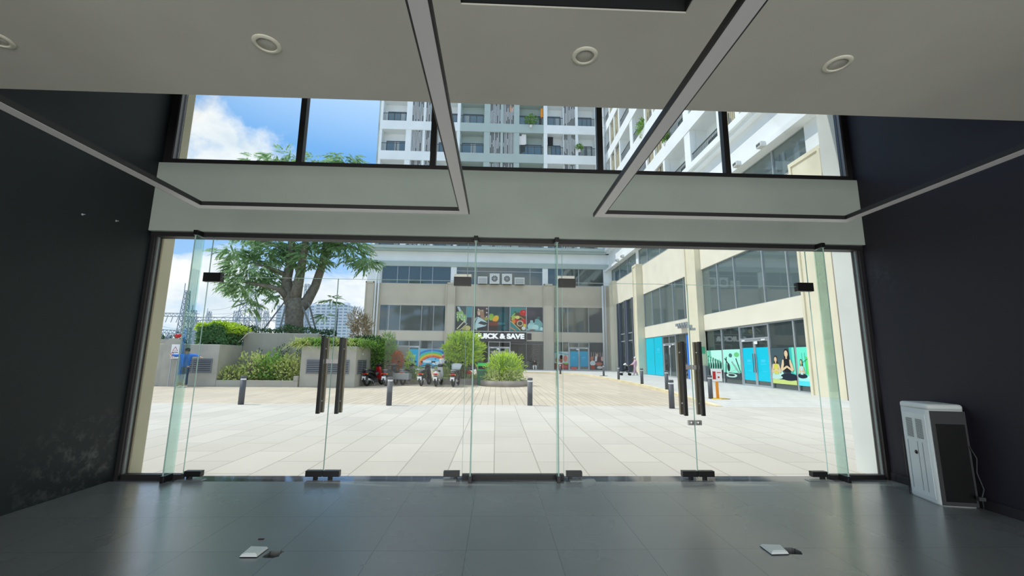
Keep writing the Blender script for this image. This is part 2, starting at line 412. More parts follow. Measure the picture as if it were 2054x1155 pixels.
# the two dark painted side walls, the left one scuffed near the glass
def scuffwall(name, col, spot, rad, amt, spec=.35):
    m = mat(name, col, .5, var=.12, vscale=.6, spec=spec); t = m.node_tree; b = t.nodes['Principled BSDF']
    src = b.inputs['Base Color'].links[0].from_socket
    g = t.nodes.new('ShaderNodeNewGeometry'); d = t.nodes.new('ShaderNodeVectorMath'); d.operation = 'DISTANCE'
    mp = t.nodes.new('ShaderNodeMapping'); mp.inputs['Scale'].default_value = (1, .8, 1); t.links.new(g.outputs['Position'], mp.inputs[0])
    t.links.new(mp.outputs[0], d.inputs[0]); d.inputs[1].default_value = (spot[0], spot[1]*.8, spot[2])
    n = t.nodes.new('ShaderNodeTexNoise'); n.inputs['Scale'].default_value = 7; n.inputs['Detail'].default_value = 9; n.inputs['Roughness'].default_value = .7
    t.links.new(g.outputs['Position'], n.inputs[0])
    a = mth('SUBTRACT', 1, mth('DIVIDE', d.outputs['Value'], rad, nt=t), nt=t, clamp=True)
    k = mth('MULTIPLY', mth('MULTIPLY', a, mth('SUBTRACT', n.outputs['Fac'], .5, nt=t, clamp=True), nt=t), amt, nt=t, clamp=True)
    mx = t.nodes.new('ShaderNodeMixRGB'); t.links.new(k, mx.inputs[0]); t.links.new(src, mx.inputs[1]); mx.inputs[2].default_value = (.2, .21, .2, 1)
    t.links.new(mx.outputs[0], b.inputs['Base Color'])
scuffwall('wall_left_paint', (24, 31, 34), (-4.57, 5.15, .2), .75, 3.0)
scuffwall('wall_right_paint', (34, 31, 42), (5.1, 5.3, 2.6), .3, 1)
# ================= the room =================
XL, XR, YG = -4.57, 5.10, 5.62
def floor_with_holes():
    a = MB().box(XL-.2, XR+.2, -5, 5.50, -.15, 0); fl = a.build('floor', 'floor_tile')
    polys = []
    c1 = lambda x, y: P(440+x/10.27, 1060+y/10.27, 'z', 0)
    polys.append([c1(*q) for q in ((880, 590), (960, 603), (1110, 603), (1225, 575), (1255, 520), (1340, 475), (1325, 446), (1060, 450), (1005, 505), (920, 550))])
    c2 = lambda x, y: P(1000+x/2.282, 900+y/2.282, 'z', 0)
    polys.append([c2(*q) for q in ((1300, 466), (1318, 482), (1392, 484), (1385, 470), (1362, 458), (1340, 451), (1298, 452), (1288, 456))])
    for p in polys:
        m = MB(); k = len(p); m.rings([[(q.x, q.y, -.2) for q in p], [(q.x, q.y, .1) for q in p]]); c = m.build('cut', 'void_dark')
        bm = fl.modifiers.new('b', 'BOOLEAN'); bm.object = c; bm.operation = 'DIFFERENCE'; bm.solver = 'EXACT'
        bpy.context.view_layer.update()
        me = bpy.data.meshes.new_from_object(fl.evaluated_get(bpy.context.evaluated_depsgraph_get()))
        fl.modifiers.clear(); fl.data = me; bpy.data.objects.remove(c)
    me = fl.data; me.name = 'floor'
    if len(me.materials) == 0: me.materials.append(MATS['floor_tile'])
    for p in me.polygons: p.material_index = 0
    tag(fl, 'dark grey glossy tiled floor of the empty shop', 'floor', kind='structure')
    for p, lab in zip(polys, ('left hand', 'right hand')):
        cx = sum(q.x for q in p)/len(p); cy = sum(q.y for q in p)/len(p)
        m = MB(); x0, x1, y0, y1 = cx-.16, cx+.16, cy-.12, cy+.12; z0, z1 = -.15, -.32
        m.poly([(x0, y0, z1), (x1, y0, z1), (x1, y1, z1), (x0, y1, z1)])
        for a, b in (((x0, y0), (x1, y0)), ((x1, y0), (x1, y1)), ((x1, y1), (x0, y1)), ((x0, y1), (x0, y0))): m.poly([(*a, z1), (*b, z1), (*b, z0), (*a, z0)])
        o = m.build('floor_outlet_box', 'void_dark'); tag(o, 'open ragged outlet hole in the floor tile beside the %s white cover' % lab, 'floor hole')
        w = MB(); w.tube([(cx-.05, cy, -.30), (cx-.02, cy+.02, -.16), (cx+.05, cy+.01, -.10), (cx+.09, cy-.03, -.2)], .004, 6); w.build('cable', 'grey_plastic', o)
floor_with_holes()
def cover(c, label):
    p = [P(*q, 'z', 0) for q in c]   # near left, near right, far right, far left
    t = thing('floor_socket_cover', label, 'socket cover', ((p[0]+p[2])/2)[:]); o = (p[0]+p[2])/2
    q = [v-o for v in p]; h = .022; inn = [v*.86 for v in q]
    m = MB(); m.hexa([*(tuple(v) for v in q), *((v.x, v.y, .006) for v in q)]); m.build('gasket', 'black_plastic', t)
    m = MB(); m.hexa([*((v.x, v.y, .006) for v in q), *((v.x, v.y, h) for v in inn)]); m.build('plate', 'white_plastic', t)
    a, b, cc, d = inn; m = MB(); e = lambda s, u: a+(b-a)*u+(d-a)*s
    m.hexa([*((v.x, v.y, h) for v in (e(.06, .1), e(.06, .9), e(.35, .9), e(.35, .1))), *((v.x, v.y, h+.004) for v in (e(.06, .1), e(.06, .9), e(.35, .9), e(.35, .1)))]); m.build('latch', 'white_plastic', t)
cover([(480, 1118.5), (515, 1118.5), (538, 1101), (502, 1100)], 'white plastic pop-up socket cover beside the left floor hole')
cover([(1548, 1113.4), (1583, 1112.5), (1566, 1097), (1524, 1095.5)], 'white plastic pop-up socket cover beside the right floor hole')
c = P(524, 1081.5, 'z', 0); m = MB(); m.box(c.x-.022, c.x+.022, c.y-.008, c.y+.008, .0, .006)
tag(m.build('dark_chip', mat('maroon_plastic', (60, 20, 36), .5), bevel=.001), 'tiny dark maroon plastic scrap lying on the floor tile', 'scrap')
struct(MB().box(XL-.2, XL, -5, 5.9, -.15, 6), 'wall_left', 'wall_left_paint', 'dark blue-black painted side wall with scuffs by the glass', 'wall')
struct(MB().box(XR, XR+.2, -5, 5.9, -.15, 6), 'wall_right', 'wall_right_paint', 'dark purple-black painted side wall behind the cooler', 'wall')
m = MB(); m.box(XL-.2, XR+.2, -5.2, -5, 3.6, 6); m.box(XL-.2, -4.3, -5.2, -5, -.15, 3.6); m.box(4.8, XR+.2, -5.2, -5, -.15, 3.6); m.box(-4.3, 4.8, -5.2, -5, -.15, .1)  # opening in the unseen back wall, added for the fill light
struct(m, 'wall_back', mat('wall_back_paint', (150, 152, 150), .9), 'grey back wall with an added opening for the fill light', 'wall')
m = MB(); [m.box(x-.04, x+.04, -5.14, -5.06, .1, 3.6) for x in (-4.26, -2.0, .25, 2.5, 4.76)]; m.box(-4.3, 4.8, -5.14, -5.06, 3.52, 3.6); m.box(-4.3, 4.8, -5.14, -5.06, .1, .18)
struct(m, 'rear_fill_frame', 'frame_black', 'added unseen frame in front of the rear fill light', 'window')  # invented frame, unseen, built around the added fill light
al = bpy.data.lights.new('rear_fill_light', 'AREA'); al.shape = 'RECTANGLE'; al.size = 9.0; al.size_y = 3.4; al.energy = 275; al.color = (1, .985, .94)  # area light added behind the camera to brighten the shop
ao = bpy.data.objects.new('rear_fill_light', al); COL.objects.link(ao); ao.location = (.25, -5.17, 1.85); ao.rotation_euler = (math.pi/2, 0, 0)
CZ, CY = 3.8, 3.565; hx0, hx1, hy0, hy1 = -.27, 1.24, 1.0, 2.46
m = MB(); m.box(XL, hx0, -5, CY, CZ, CZ+.18); m.box(hx1, XR, -5, CY, CZ, CZ+.18); m.box(hx0, hx1, hy1, CY, CZ, CZ+.18); m.box(hx0, hx1, -5, hy0, CZ, CZ+.18)
struct(m, 'ceiling', 'ceiling_paint', 'pale grey dropped plasterboard ceiling with a square opening', 'ceiling')
m = MB(); z = 4.6
for a in ((hx0-.05, hx0, hy0, hy1), (hx1, hx1+.05, hy0, hy1), (hx0, hx1, hy0-.05, hy0), (hx0, hx1, hy1, hy1+.05)): m.box(*a, CZ+.18, z)
m.box(hx0, hx1, hy0, hy1, z-.03, z)
for a in ((hx0, hx0+.01, hy0, hy1), (hx1-.01, hx1, hy0, hy1), (hx0, hx1, hy0, hy0+.01), (hx0, hx1, hy1-.01, hy1)): m.box(*a, CZ+.012, CZ+.18)  # hole edges and void sides coloured black to paint in the darkness
struct(m, 'trim_1', 'void_dark', 'service void above the square ceiling opening, its darkness painted black', 'ceiling opening')
m = MB(); m.box(XL, XR, CY-.2, CY-.1, CZ+.18, 6); m.box(XL-.2, XR+.2, -5.2, 5.9, 6, 6.15); struct(m, 'ceiling_upper', 'wall_white', 'white upper ceiling above the tall clerestory windows', 'ceiling')
struct(MB().box(XL, XR, 5.50, 5.70, 3.095, 4.045), 'wall_front', 'beam_paint', 'wide grey-green painted beam between lower glazing and upper windows', 'wall', .004)
m = MB(); m.box(XL, XR, 5.55, 5.69, 3.035, 3.09); struct(m, 'trim_2', 'frame_black', 'black header frame along the top of the glass doors', 'door header')
m = MB(); m.box(XL, -4.525, 5.56, 5.69, 0, 3.035); struct(m, 'trim_3', 'frame_black', 'black left jamb of the glass shopfront', 'door frame')
m = MB(); m.box(5.055, XR, 5.56, 5.69, 0, 3.035); struct(m, 'trim_4', 'frame_black', 'black right jamb of the glass shopfront', 'door frame')
m = MB(); m.box(-4.525, -4.508, 5.60, 5.64, 0.05, 3.035); m.box(5.037, 5.055, 5.60, 5.64, .05, 3.035); struct(m, 'trim_5', 'frame_edge', 'thin grey metal glazing bead along both jambs', 'glazing bead')
struct(MB().box(XL-.2, XR+.2, 5.50, 5.75, -.15, 0.0), 'trim_6', 'sill_stone', 'polished dark stone threshold strip under the glass doors', 'threshold')
m = MB(); m.box(XR-.015, XR, -5, 5.55, 0, .1); struct(m, 'baseboard_right', mat('base_dark', (34, 28, 34), .5), 'low dark skirting board on the right wall', 'baseboard')
# exterior reveal columns either side of the glazing
m = MB(); m.box(-7.5, -4.505, 5.70, 5.885, -.02, 7); struct(m, 'wall_outer_left', mat('khaki_render', (190, 184, 160), .9, var=.05, vscale=1.5, bump=.1), 'cream rendered outside pier left of the glazing', 'wall')
m = MB(); m.box(5.05, 8.2, 5.70, 6.03, -.02, 7); struct(m, 'wall_outer_right', 'white_pillar', 'white rendered outside pier right of the glazing', 'wall')
m = MB(); m.box(-7.5, 8.2, 5.7, 6.03, 7, 9); struct(m, 'wall_outer_top', 'white_pillar', 'white outside wall above the clerestory', 'wall')
# clerestory: frame mesh with five panes
WZ0, WZ1 = 4.045, 5.95; mull = [-2.77, -.93, 1.44, 3.29]; hw = .040
m = MB(); m.box(XL, XR, 5.56, 5.69, WZ0, WZ0+.085); m.box(XL, XR, 5.56, 5.69, WZ1-.05, WZ1+.05)
for x in mull: m.box(x-hw, x+hw, 5.58, 5.67, WZ0+.085, WZ1-.05)
m.box(XL, -4.46, 5.56, 5.69, WZ0+.085, WZ1-.05); m.box(5.03, XR, 5.56, 5.69, WZ0+.085, WZ1-.05)
wf = struct(m, 'window_1', 'frame_black', 'tall black framed clerestory window above the beam', 'window')
ed = [-4.46, *mull, 5.03]
for a, b in zip(ed, ed[1:]): MB().box(a+hw, b-hw, 5.615, 5.627, WZ0+.085, WZ1-.05).build('pane', 'shop_glass', wf)
m = MB(); m.box(-4.46, -4.44, 5.56, 5.60, WZ0+.085, WZ1-.05); m.box(5.0, 5.03, 5.56, 5.60, WZ0+.085, WZ1-.05); m.build('side_bead', 'frame_edge', wf)
for x in (-1+.0,): pass
# lower glazing
YP = 5.62
def pane(mb, x0, x1, z0, z1, y=YP): mb.box(x0, x1, y-.006, y+.006, z0, z1)
def glazing(name, x0, x1, z0, z1, label, rail):
    o = MB(); pane(o, x0, x1, z0, z1); o = struct(o, name, 'shop_glass', label, 'window')
    if rail: MB().box(x0, x1, YP-.04, YP+.04, 0, .056).build('bottom_rail', 'frame_black', o)
    e = MB()
    for x in (x0, x1): e.box(x-.0035 if x == x0 else x, x if x == x0 else x+.0035, YP-.0066, YP+.0066, z0, z1)
    e.build('edge', 'glass_edge', o); return o
xa, xb, xm1, xc, xd, xm2, xe, xf = -4.508, -3.80, -2.115, -.405, .885, 2.60, 4.31, 5.037
glazing('window_2', xa, xa+(xb-xa)-.006, .056, 3.035, 'frameless glass sidelight left of the left door pair', True)
glazing('window_3', xc+.006, xd-.006, .056, 3.035, 'frameless fixed glass panel between the two door pairs', True)
glazing('window_4', xe+.006, xf, .056, 3.035, 'frameless glass sidelight right of the right door pair', True)
DT = 2.515
glazing('window_5', xb, xc, DT+.006, 3.035, 'frameless glass transom over the left door pair', False)
glazing('window_6', xd, xe, DT+.006, 3.035, 'frameless glass transom over the right door pair', False)
def patch(mb, x, z, w=.2, h=.085, flip=1): mb.box(x, x+w*flip, YP-.035, YP+.035, z, z+h)
def door(name, x0, x1, hinge, hx, label, lock=False):
    o = MB(); pane(o, x0+.004, x1-.004, .045, DT-.004); o = struct(o, name, 'shop_glass', label, 'door')
    e = MB(); xm = x1 if hinge == 'l' else x0; q_ = xm-.004 if hinge == 'l' else xm+.001
    e.box(q_, q_+.003, YP-.007, YP+.007, .045, DT); e.box(x0, x1, YP-.0066, YP+.0066, DT-.004, DT); e.build('edge', 'glass_edge', o)
    hxp = x0+.005 if hinge == 'l' else x1-.005; s = 1 if hinge == 'l' else -1
    m = MB(); patch(m, hxp+.02*s, .03, .2, .065, s); m.box(hxp+.05*s, hxp+.09*s, YP-.03, YP+.03, 0, .03); m.build('patch_fitting', 'black_metal', o, .003)
    m = MB(); patch(m, hxp-.06*s, DT-.07, .23, .12, s); hg = m.build('top_hinge', 'black_metal', o, .003)
    if name in ('door_2', 'door_3'): m = MB(); q = hxp-.06*s; m.hexa([(q, YP+.04, DT+.03), (q+.23*s, YP+.04, DT+.03), (q+.23*s, YP+.07, DT+.03), (q, YP+.07, DT+.03), (q, YP+.04, DT+.10), (q+.23*s, YP+.04, DT+.10), (q+.19*s, YP+.07, DT+.10), (q+.04*s, YP+.07, DT+.10)]); m.build('cover_plate', 'steel', hg)
    m = MB(); patch(m, xm-.006*s, .03, .2, .07, -s); m.box(xm-.11*s, xm-.07*s, YP-.03, YP+.03, 0, .03); m.build('bottom_lock', 'black_metal', o, .003)
    for y0, y1, nm, mt in ((YP-.085, YP-.045, 'inner_handle', 'black_metal'), (YP+.045, YP+.085, 'outer_handle', 'bronze_metal')):
        m = MB(); m.box(hx-.023, hx+.023, y0, y1, .785, 1.735)
        hd = m.build(nm, mt, o, .004)
        k = MB()
        for z in (.93, 1.59): k.tube([(hx, y1 if y0 < YP else y0, z), (hx, YP-.006 if y0 < YP else YP+.006, z)], .011, 8)
        k.build('standoff', 'steel', hd)
    if lock:
        m = MB()
        for z, w in ((1.37, .1), (.66, .09)): m.box(xm-w*s, xm-.004*s, YP-.014, YP+.014, z, z+.06)
        m.lathe([(.018, -.02), (.018, .02)], (xm-.045*s, YP-.01, .69), 12, 'y'); m.build('lock_plate', 'steel', o, .002)
    else:
        m = MB(); m.box(xm-.085*s, xm-.004*s, YP-.012, YP+.012, 1.40, 1.46); m.build('lock_plate', 'steel', o, .002)
    return o
ha, hb = P(636, 828, 'y', YP-.085).x, P(673.6, 828, 'y', YP-.085).x; hc, hd_ = P(1377.5, 832, 'y', YP-.085).x, P(1412.5, 832, 'y', YP-.085).x
door('door_1', xb, xm1, 'l', ha, 'left leaf of the left glass door pair')
door('door_2', xm1, xc, 'r', hb, 'right leaf of the left glass door pair')
door('door_3', xd, xm2, 'l', hc, 'left leaf of the right glass door pair', True)
door('door_4', xm2, xe, 'r', hd_, 'right leaf of the right glass door pair', True)
# glass fins standing inwards behind the fixed panels
for x, lab in ((-3.915, 'at the left sidelight'), (-.29, 'on the left of the middle fixed panel'), (.79, 'on the right of the middle fixed panel'), (4.44, 'at the right sidelight')):
    t = thing('glass_fin', 'upright greenish stiffening glass fin %s' % lab, 'glass fin', (x, 5.53, 0), group=None)
    MB().box(-.0075, .0075, -.085, .08, .06, 3.03).build('fin_pane', 'fin_glass', t)
    MB().box(-.0078, .0078, -.0885, -.0855, .06, 3.03).build('edge', 'glass_edge', t)
    MB().box(-.022, .022, -.10, .05, 0, .075).build('floor_shoe', 'black_metal', t, .003)
    MB().box(-.028, .028, -.10, .02, 3.03, 3.094).build('top_clamp', 'black_metal', t, .003)
for x, lab in ((-3.66, 'by the left end of the glazing'), (-.62, 'left of the middle panel'), (1.1, 'right of the middle panel'), (4.14, 'by the right end of the glazing')):
    m = MB(); m.box(x-.16, x+.16, 5.505, 5.60, .0, .006); tag(m.build('floor_spring_plate', mat('plate_grey', (150, 155, 156), .3, metal=.6), bevel=.001), 'grey metal floor spring cover plate %s' % lab, 'floor plate')
# downlights
def downlight(x, y, label):
    t = thing('recessed_downlight', label, 'downlight', (x, y, CZ), group='round ceiling downlights')
    MB().lathe([(.069, -.002), (.069, -.010), (.076, -.013), (.098, -.006), (.101, 0.0), (.069, 0.0)], k=36).build('trim_ring', mat('ring_cream', (232, 230, 212), .5), t)
    MB().lathe([(.0, -.0035), (.068, -.0035), (.068, -.0005)], k=28).build('lens', mat('lens_grey', (196, 194, 182), .4), t)
for q, lab in (((0, 78), 'leftmost round white ceiling downlight cut by the picture edge'), ((535, 88), 'round white ceiling downlight left of the left pendant bar'), ((1173, 112), 'round white ceiling downlight between the two pendants'), ((1680, 128), 'rightmost round white ceiling downlight')):
    p = P(*q, 'z', CZ); downlight(p.x-(.03 if q[0] == 0 else 0), p.y, lab)
# hung rectangular light frames
def pendant(x0, x1, y1, label):
    t = thing('rectangular_pendant_light', label, 'pendant light', ((x0+x1)/2, y1, 3.1)); w, h, y0 = .115, .042, -1.2; X = (x1-x0)/2; Y = y0-y1
    m = MB(); m.box(-X, -X+w, Y, 0, 0, h); m.box(X-w, X, Y, 0, 0, h); m.box(-X+w, X-w, -w, 0, 0, h); m.box(-X+w, X-w, Y, Y+w, 0, h); m.build('housing', 'frame_black', t)
    b = .012; m = MB(); e = .004
    for a in ((-X+b, -X+w-b, Y+b, -b), (X-w+b, X-b, Y+b, -b), (-X+w-b, X-w+b, -w+b, -b), (-X+w-b, X-w+b, Y+b, Y+w-b)): m.box(*a, -e, 0)
    m.build('diffuser', 'diffuser', t)
    for sx in (-X+w/2, X-w/2):
        for yy in (.55-y1, -1.1-y1): MB().tube([(sx, yy, h), (sx, yy, CZ-3.1)], .004, 6).build('suspension_wire', 'steel', t)
pendant(-3.335, -.325, 4.61, 'black rectangular pendant frame with pale diffuser over the left doors')
pendant(1.085, 4.075, 4.60, 'black rectangular pendant frame with pale diffuser over the right doors')
# cooler by the right wall
def cooler():
    t = thing('water_cooler', 'white plastic water cooler seen from behind, by the right wall', 'water cooler', (4.72, 4.60, 0), math.radians(-11)); w, d, h = .36, .43, 1.045
    # local x: along the dark back, local y: along the vented white side
    m = MB(); m.loft([((w/2, d/2, z), (w/2*s, 0, 0), (0, d/2*s, 0)) for z, s in ((.0, .97), (.02, 1), (h-.06, 1))], 32, 9); m.build('body', 'white_plastic', t)
    m = MB(); m.loft([((w/2, d/2, z), (w/2*s, 0, 0), (0, d/2*s, 0)) for z, s in ((h-.056, 1.008), (h-.02, 1.008), (h-.004, .96), (h, .9))], 32, 9); m.build('lid', 'white_plastic', t)
    m = MB(); m.box(.02, w-.01, -.006, .004, .01, h-.07); m.build('back_panel', mat('back_grey', (62, 64, 66), .5), t)
    m = MB(); m.box(.05, w-.03, -.009, -.006, .05, .84); m.build('back_recess', 'black_plastic', t, .002)
    m = MB(); m.box(-.002, .0035, .05, d-.05, .05, .93); m.build('side_panel', 'white_plastic', t, .004)
    for y0 in (.10, .24):
        m = MB()
        for k in range(17): m.box(-.006, 0, y0, y0+.09, .66+k*.0125, .666+k*.0125)
        m.build('vent_grille', mat('painted_slot_shade', (112, 118, 120), .6), t)  # shade in the vent slots painted as grey strips
    m = MB()
    for y0 in (.13, .20, .34): m.box(-.004, -.001, y0, y0+.004, .10, .62)
    m.build('groove_shade', MATS['painted_slot_shade'], t)  # grooves drawn as strips in the same painted shade colour
    MB().lathe([(.022, -.006), (.02, -.009), (.0, -.009)], (0, .235, .50), 16, 'x').build('round_plug', 'black_plastic', t)
    MB().box(-.005, .0, d-.012, d-.004, .0, .62).build('edge_strip', 'black_plastic', t)
    m = MB(); m.tube([(w-.02, -.01, .62), (w+.015, -.03, .50), (w-.005, -.03, .36), (w+.02, -.05, .2), (w-.01, -.05, .12), (w+.0, -.04, .012)], .006, 6)
    m.box(w-.05, w+.01, -.07, -.03, .09, .125); m.build('power_cord', mat('cord_grey', (60, 64, 64), .6), t)
cooler()
for z, y, lab in ((3.05, 4.0, 'lower'), (3.0, 4.55, 'upper')): pass
for q, lab in (((165, 430), 'small shiny screw hook in the dark left wall, farther from the glass'), ((233, 443), 'small shiny screw hook in the dark left wall, nearer the beam')):
    p = P(*q, 'x', XL); m = MB(); m.lathe([(.014, 0), (.012, .006), (.004, .008), (.004, .03)], (p.x, p.y, p.z), 10, 'x'); tag(m.build('screw_hook', 'steel'), lab, 'hook')
# ================= ground outside =================
m = MB(); m.box(-40, 8.2, 5.75, 13.95, -.15, 0); m.poly
m.box(8.2, 13.9, 5.75, 13.95, -.15, 0)
struct(m, 'plaza_paving', 'paver', 'pale grey staggered paving slabs in front of the shop', 'paving')
curb = [(7.46, 15.2), (7.62, 17.2), (7.85, 19.4), (8.0, 21.8), (8.15, 24.2), (8.25, 28), (8.3, 32), (8.2, 35.5), (7.85, 38.3), (7.2, 40.6), (5.4, 42.3), (2.5, 43.1), (-4, 43.4), (-16, 43.5)]
def zc(y): return max(0, min(.11, (y-14.5)/6*.11))
m = MB(); rd = [(-60, 13.95), (7.3, 13.95)]+curb+[(-60, 43.5)]
m.poly([(x, y, 0) for x, y in rd]); struct(m, 'plank_paving', 'plank_paver', 'tan narrow-plank paving of the forecourt', 'paving')
m = MB()
for (x0, y0), (x1, y1) in zip([(7.3, 13.95)]+curb, curb):
    if y1 <= 43.2 or True:
        xe0, xe1 = 13.95, 13.95
        if x1 < 8.0 and y1 > 38.3: break
        m.poly([(x0, y0, zc(y0)), (xe0, y0, zc(y0)), (xe1, y1, zc(y1)), (x1, y1, zc(y1))])
i = [k for k, c in enumerate(curb) if c[1] > 38.2][0]
m.poly([(x, y, .11) for x, y in curb[i-0:]]+[(-16, 51.6, .11), (13.95, 51.6, .11), (13.95, curb[i][1], .11)])
struct(m, 'sidewalk', 'sidewalk_paver', 'raised light grey pavement along the shop buildings', 'pavement')
m = MB(); w = .22
pts = [(7.3, 13.95)]+curb
for k in range(len(pts)-1):
    a, b = Vector((*pts[k], 0)), Vector((*pts[k+1], 0)); d = (b-a).normalized(); n = Vector((-d.y, d.x, 0))*w*.5
    za, zb = zc(a.y)+.02, zc(b.y)+.02
    m.hexa([a-n, a+n, b+n, b-n, a-n+Vector((0, 0, za)), a+n+Vector((0, 0, za)), b+n+Vector((0, 0, zb)), b-n+Vector((0, 0, zb))])
struct(m, 'curb', mat('curb_cream', (222, 208, 172), .9, var=.12, vscale=1.2), 'cream curved kerb between forecourt and pavement', 'kerb')
m = MB(); m.box(-700, 500, 43.5, 900, -.6, -.02); m.box(-700, -60, 5, 43.5, -.6, -.02); struct(m, 'distant_ground', mat('far_ground', (120, 130, 105), .95, var=.2, vscale=.05), 'flat green land beyond the forecourt', 'ground')

# ================= bollards =================
def bollard():
    t = thing('bollard', 'b', 'bollard', group='grey steel bollards on the forecourt')
    MB().lathe([(.083, 0), (.083, .735), (.078, .735)], k=20).build('post', 'bollard_grey', t)
    MB().lathe([(.079, .735), (.079, .79)], k=20).build('reflective_band', 'reflector', t)
    MB().lathe([(.086, .79), (.086, .85), (.07, .868), (.0, .868)], k=20).build('cap', 'bollard_grey', t)
    return t
proto = bollard(); first = True
for q, z, lab in (((483, 811), 0, 'grey bollard in front of the low bush bed, leftmost of all'), ((780, 813), 0, 'grey bollard in front of the parked motorbikes'), ((1063, 813), 0, 'grey bollard standing alone in the middle of the forecourt'),
    ((1348, 819), 0, 'nearest grey bollard left of the right door handles'), ((1338, 781), .11, 'grey bollard close behind the one left of the right door handles'), ((1426, 799), .04, 'grey bollard beside the orange sign stand'),
    ((1288, 770.5), .11, 'grey bollard on the kerb right of the person with the stroller'), ((1241, 761.5), .11, 'grey bollard on the kerb left of the person with the stroller'), ((1211, 754), .11, 'distant grey bollard on a dark foot plate'), ((1124, 750), .11, 'most distant grey bollard, before the middle of the far shops')):
    p = P(*q, 'z', z); b_ = proto if first else copy_tree(proto); first = False; b_.location = p; b_['label'] = lab
    if 'foot plate' in lab: MB().box(-.3, .3, -.12, .12, 0, .03).build('foot_plate', 'dark_metal', b_)

# ================= planter walls at left =================
def grille(parent, x0, x1, z0, z1, y, n, vert=None):
    f = MB(); w = .035
    if vert is None: bx = lambda mb, a, b, c0, c1, d0, d1: mb.box(a, b, y+c0, y+c1, d0, d1)
    else: bx = lambda mb, a, b, c0, c1, d0, d1: mb.box(vert-c0, vert-c1, a, b, d0, d1)
    bx(f, x0, x0+w, -.02, .03, z0, z1); bx(f, x1-w, x1, -.02, .03, z0, z1); bx(f, x0+.002, x1-.002, -.018, .028, z0, z0+w); bx(f, x0+.002, x1-.002, -.018, .028, z1-w, z1)
    mid = (x0+x1)/2; bx(f, mid-w/2, mid+w/2, -.022, .026, z0+.002, z1-.002)
    for k in range(n):
        z = z0+w+(z1-z0-2*w)*(k+.5)/n
        h = (z1-z0)/n*.28; bx(f, x0+w, x1-w, -.012, .02, z-h, z+h)
    g = f.build('louvre_grille', 'louvre_grey', parent)
    v = MB(); bx(v, x0, x1, .005, .012, z0, z1) if False else bx(v, x0+.01, x1-.01, -.004, -.001, z0+.01, z1-.01); v.build('dark_backing', 'void_dark', g)
t = thing('concrete_planter_block', 'concrete planter block with long louvre, left of the bush bed', 'planter wall', (0, 0, 0))
MB().box(-17.0, -13.37, 21.15, 27, 0, 1.99).build('block', 'concrete_light', t, .02); grille(t, -15.42, -13.62, .64, 1.31, 21.13, 7)
t = thing('concrete_planter_block', 'concrete planter block with louvres beside the motorbikes', 'planter wall', (0, 0, 0))
MB().box(-9.5, -6.85, 21.25, 24.6, 0, 1.97).build('block', 'concrete_light', t, .02); grille(t, -9.2, -7.15, .64, 1.31, 21.23, 7); grille(t, 21.5, 22.9, .62, 1.31, 0, 7, vert=-6.83)
MB().tube([(-6.84, 22.2, 1.6), (-6.80, 22.2, 1.6)], .05, 8).build('wall_lamp', 'white_plastic', t)
t = thing('retaining_wall', 'pale block retaining wall at the back of the bush bed', 'wall', (0, 0, 0))
MB().box(-13.36, -9.51, 23.0, 23.5, 0, 2.66).build('wall_face', 'block_wall', t, .02); MB().box(-9.5, -5.2, 25.5, 25.8, 0, 2.1).build('wall_return', 'block_wall', t)
MB().box(-13.36, -9.55, 23.52, 31, 0, 2.6).build('raised_soil', 'soil', t)
t = tag(MB().box(-13.36, -9.52, 21.3, 22.99, 0, .18).build('bed_soil', 'soil'), 'dark soil of the bush bed between the concrete blocks', 'soil')
m = MB(); m.box(-13.36, -9.52, 21.15, 21.3, 0, .3); m.box(-9.72, -9.52, 21.12, 21.3, .3, .52); tag(m.build('bed_kerb', 'concrete_light', bevel=.01), 'low concrete kerb in front of the bush bed', 'kerb')
t = thing('boundary_wall', 'old rough concrete boundary wall at the far left edge', 'wall', (0, 0, 0)); MB().box(-26, -17.6, 23.5, 24, 0, 2.3).build('wall_face', 'concrete', t); MB().box(-17.2, -16.9, 23.45, 23.5, .9, 1.15).build('red_mark', 'red_lens', t)
pc = P(362, 690, 'y', 21.3)
def poly_arch():
    t = thing('stone_arch', 'small pale arched stone with red cap standing behind the warning board', 'stone arch', (-15.45, 21.05, 0))
    m = MB(); n = 12; R = .42; y0, y1 = -.05, .05
    pr = [(-R, 1.9)]+[(-R*math.cos(math.pi*k/n), 2.0+R*.62*math.sin(math.pi*k/n)) for k in range(n+1)]+[(R, 1.9)]
    pr = [(-R, 0)]+pr[1:-1]+[(R, 0)]; m.rings([[(x, y0, z) for x, z in pr], [(x, y1, z) for x, z in pr]]); m.build('slab', 'concrete_light', t)
    MB().ball((.12, 0, 2.38), (.17, .06, .10)).build('red_cap', 'red_lens', t)
poly_arch()
a, b = P(341, 719, 'y', 20.8), P(361, 690.5, 'y', 20.8)
t = thing('warning_board', 'white warning board with red triangles at the left planter', 'sign', (a.x, 20.8, 0)); W_, H_ = b.x-a.x, b.z-a.z
MB().box(0, W_, 0, .02, a.z, b.z).build('board', 'plate_white', t); m = MB()
m2 = MB()
for x, z, s in ((.5*W_, b.z-.22, .13), (.2*W_, a.z+.26, .08), (.2*W_, a.z+.1, .07)):
    for i_ in range(3):
        A = [Vector((x+s*math.cos(math.pi/2+i*2.094), -.004, z-.02+s*math.sin(math.pi/2+i*2.094))) for i in (i_, i_+1)]
        m2.bar(A[0], A[1], .02, .008)
m2.build('red_triangle', 'red_lens', t)
m3 = MB()
for k in range(4): m3.box(.12*W_ if k < 2 else .42*W_, .88*W_, -.003, -.001, b.z-.40-k*.1, b.z-.37-k*.1)
m3.build('text_lines', 'bollard_grey', t); m4 = MB(); m4.box(.03, .06, .02, .05, 0, b.z); m4.box(W_-.06, W_-.03, .02, .05, 0, b.z); m4.build('legs', 'alu', t)
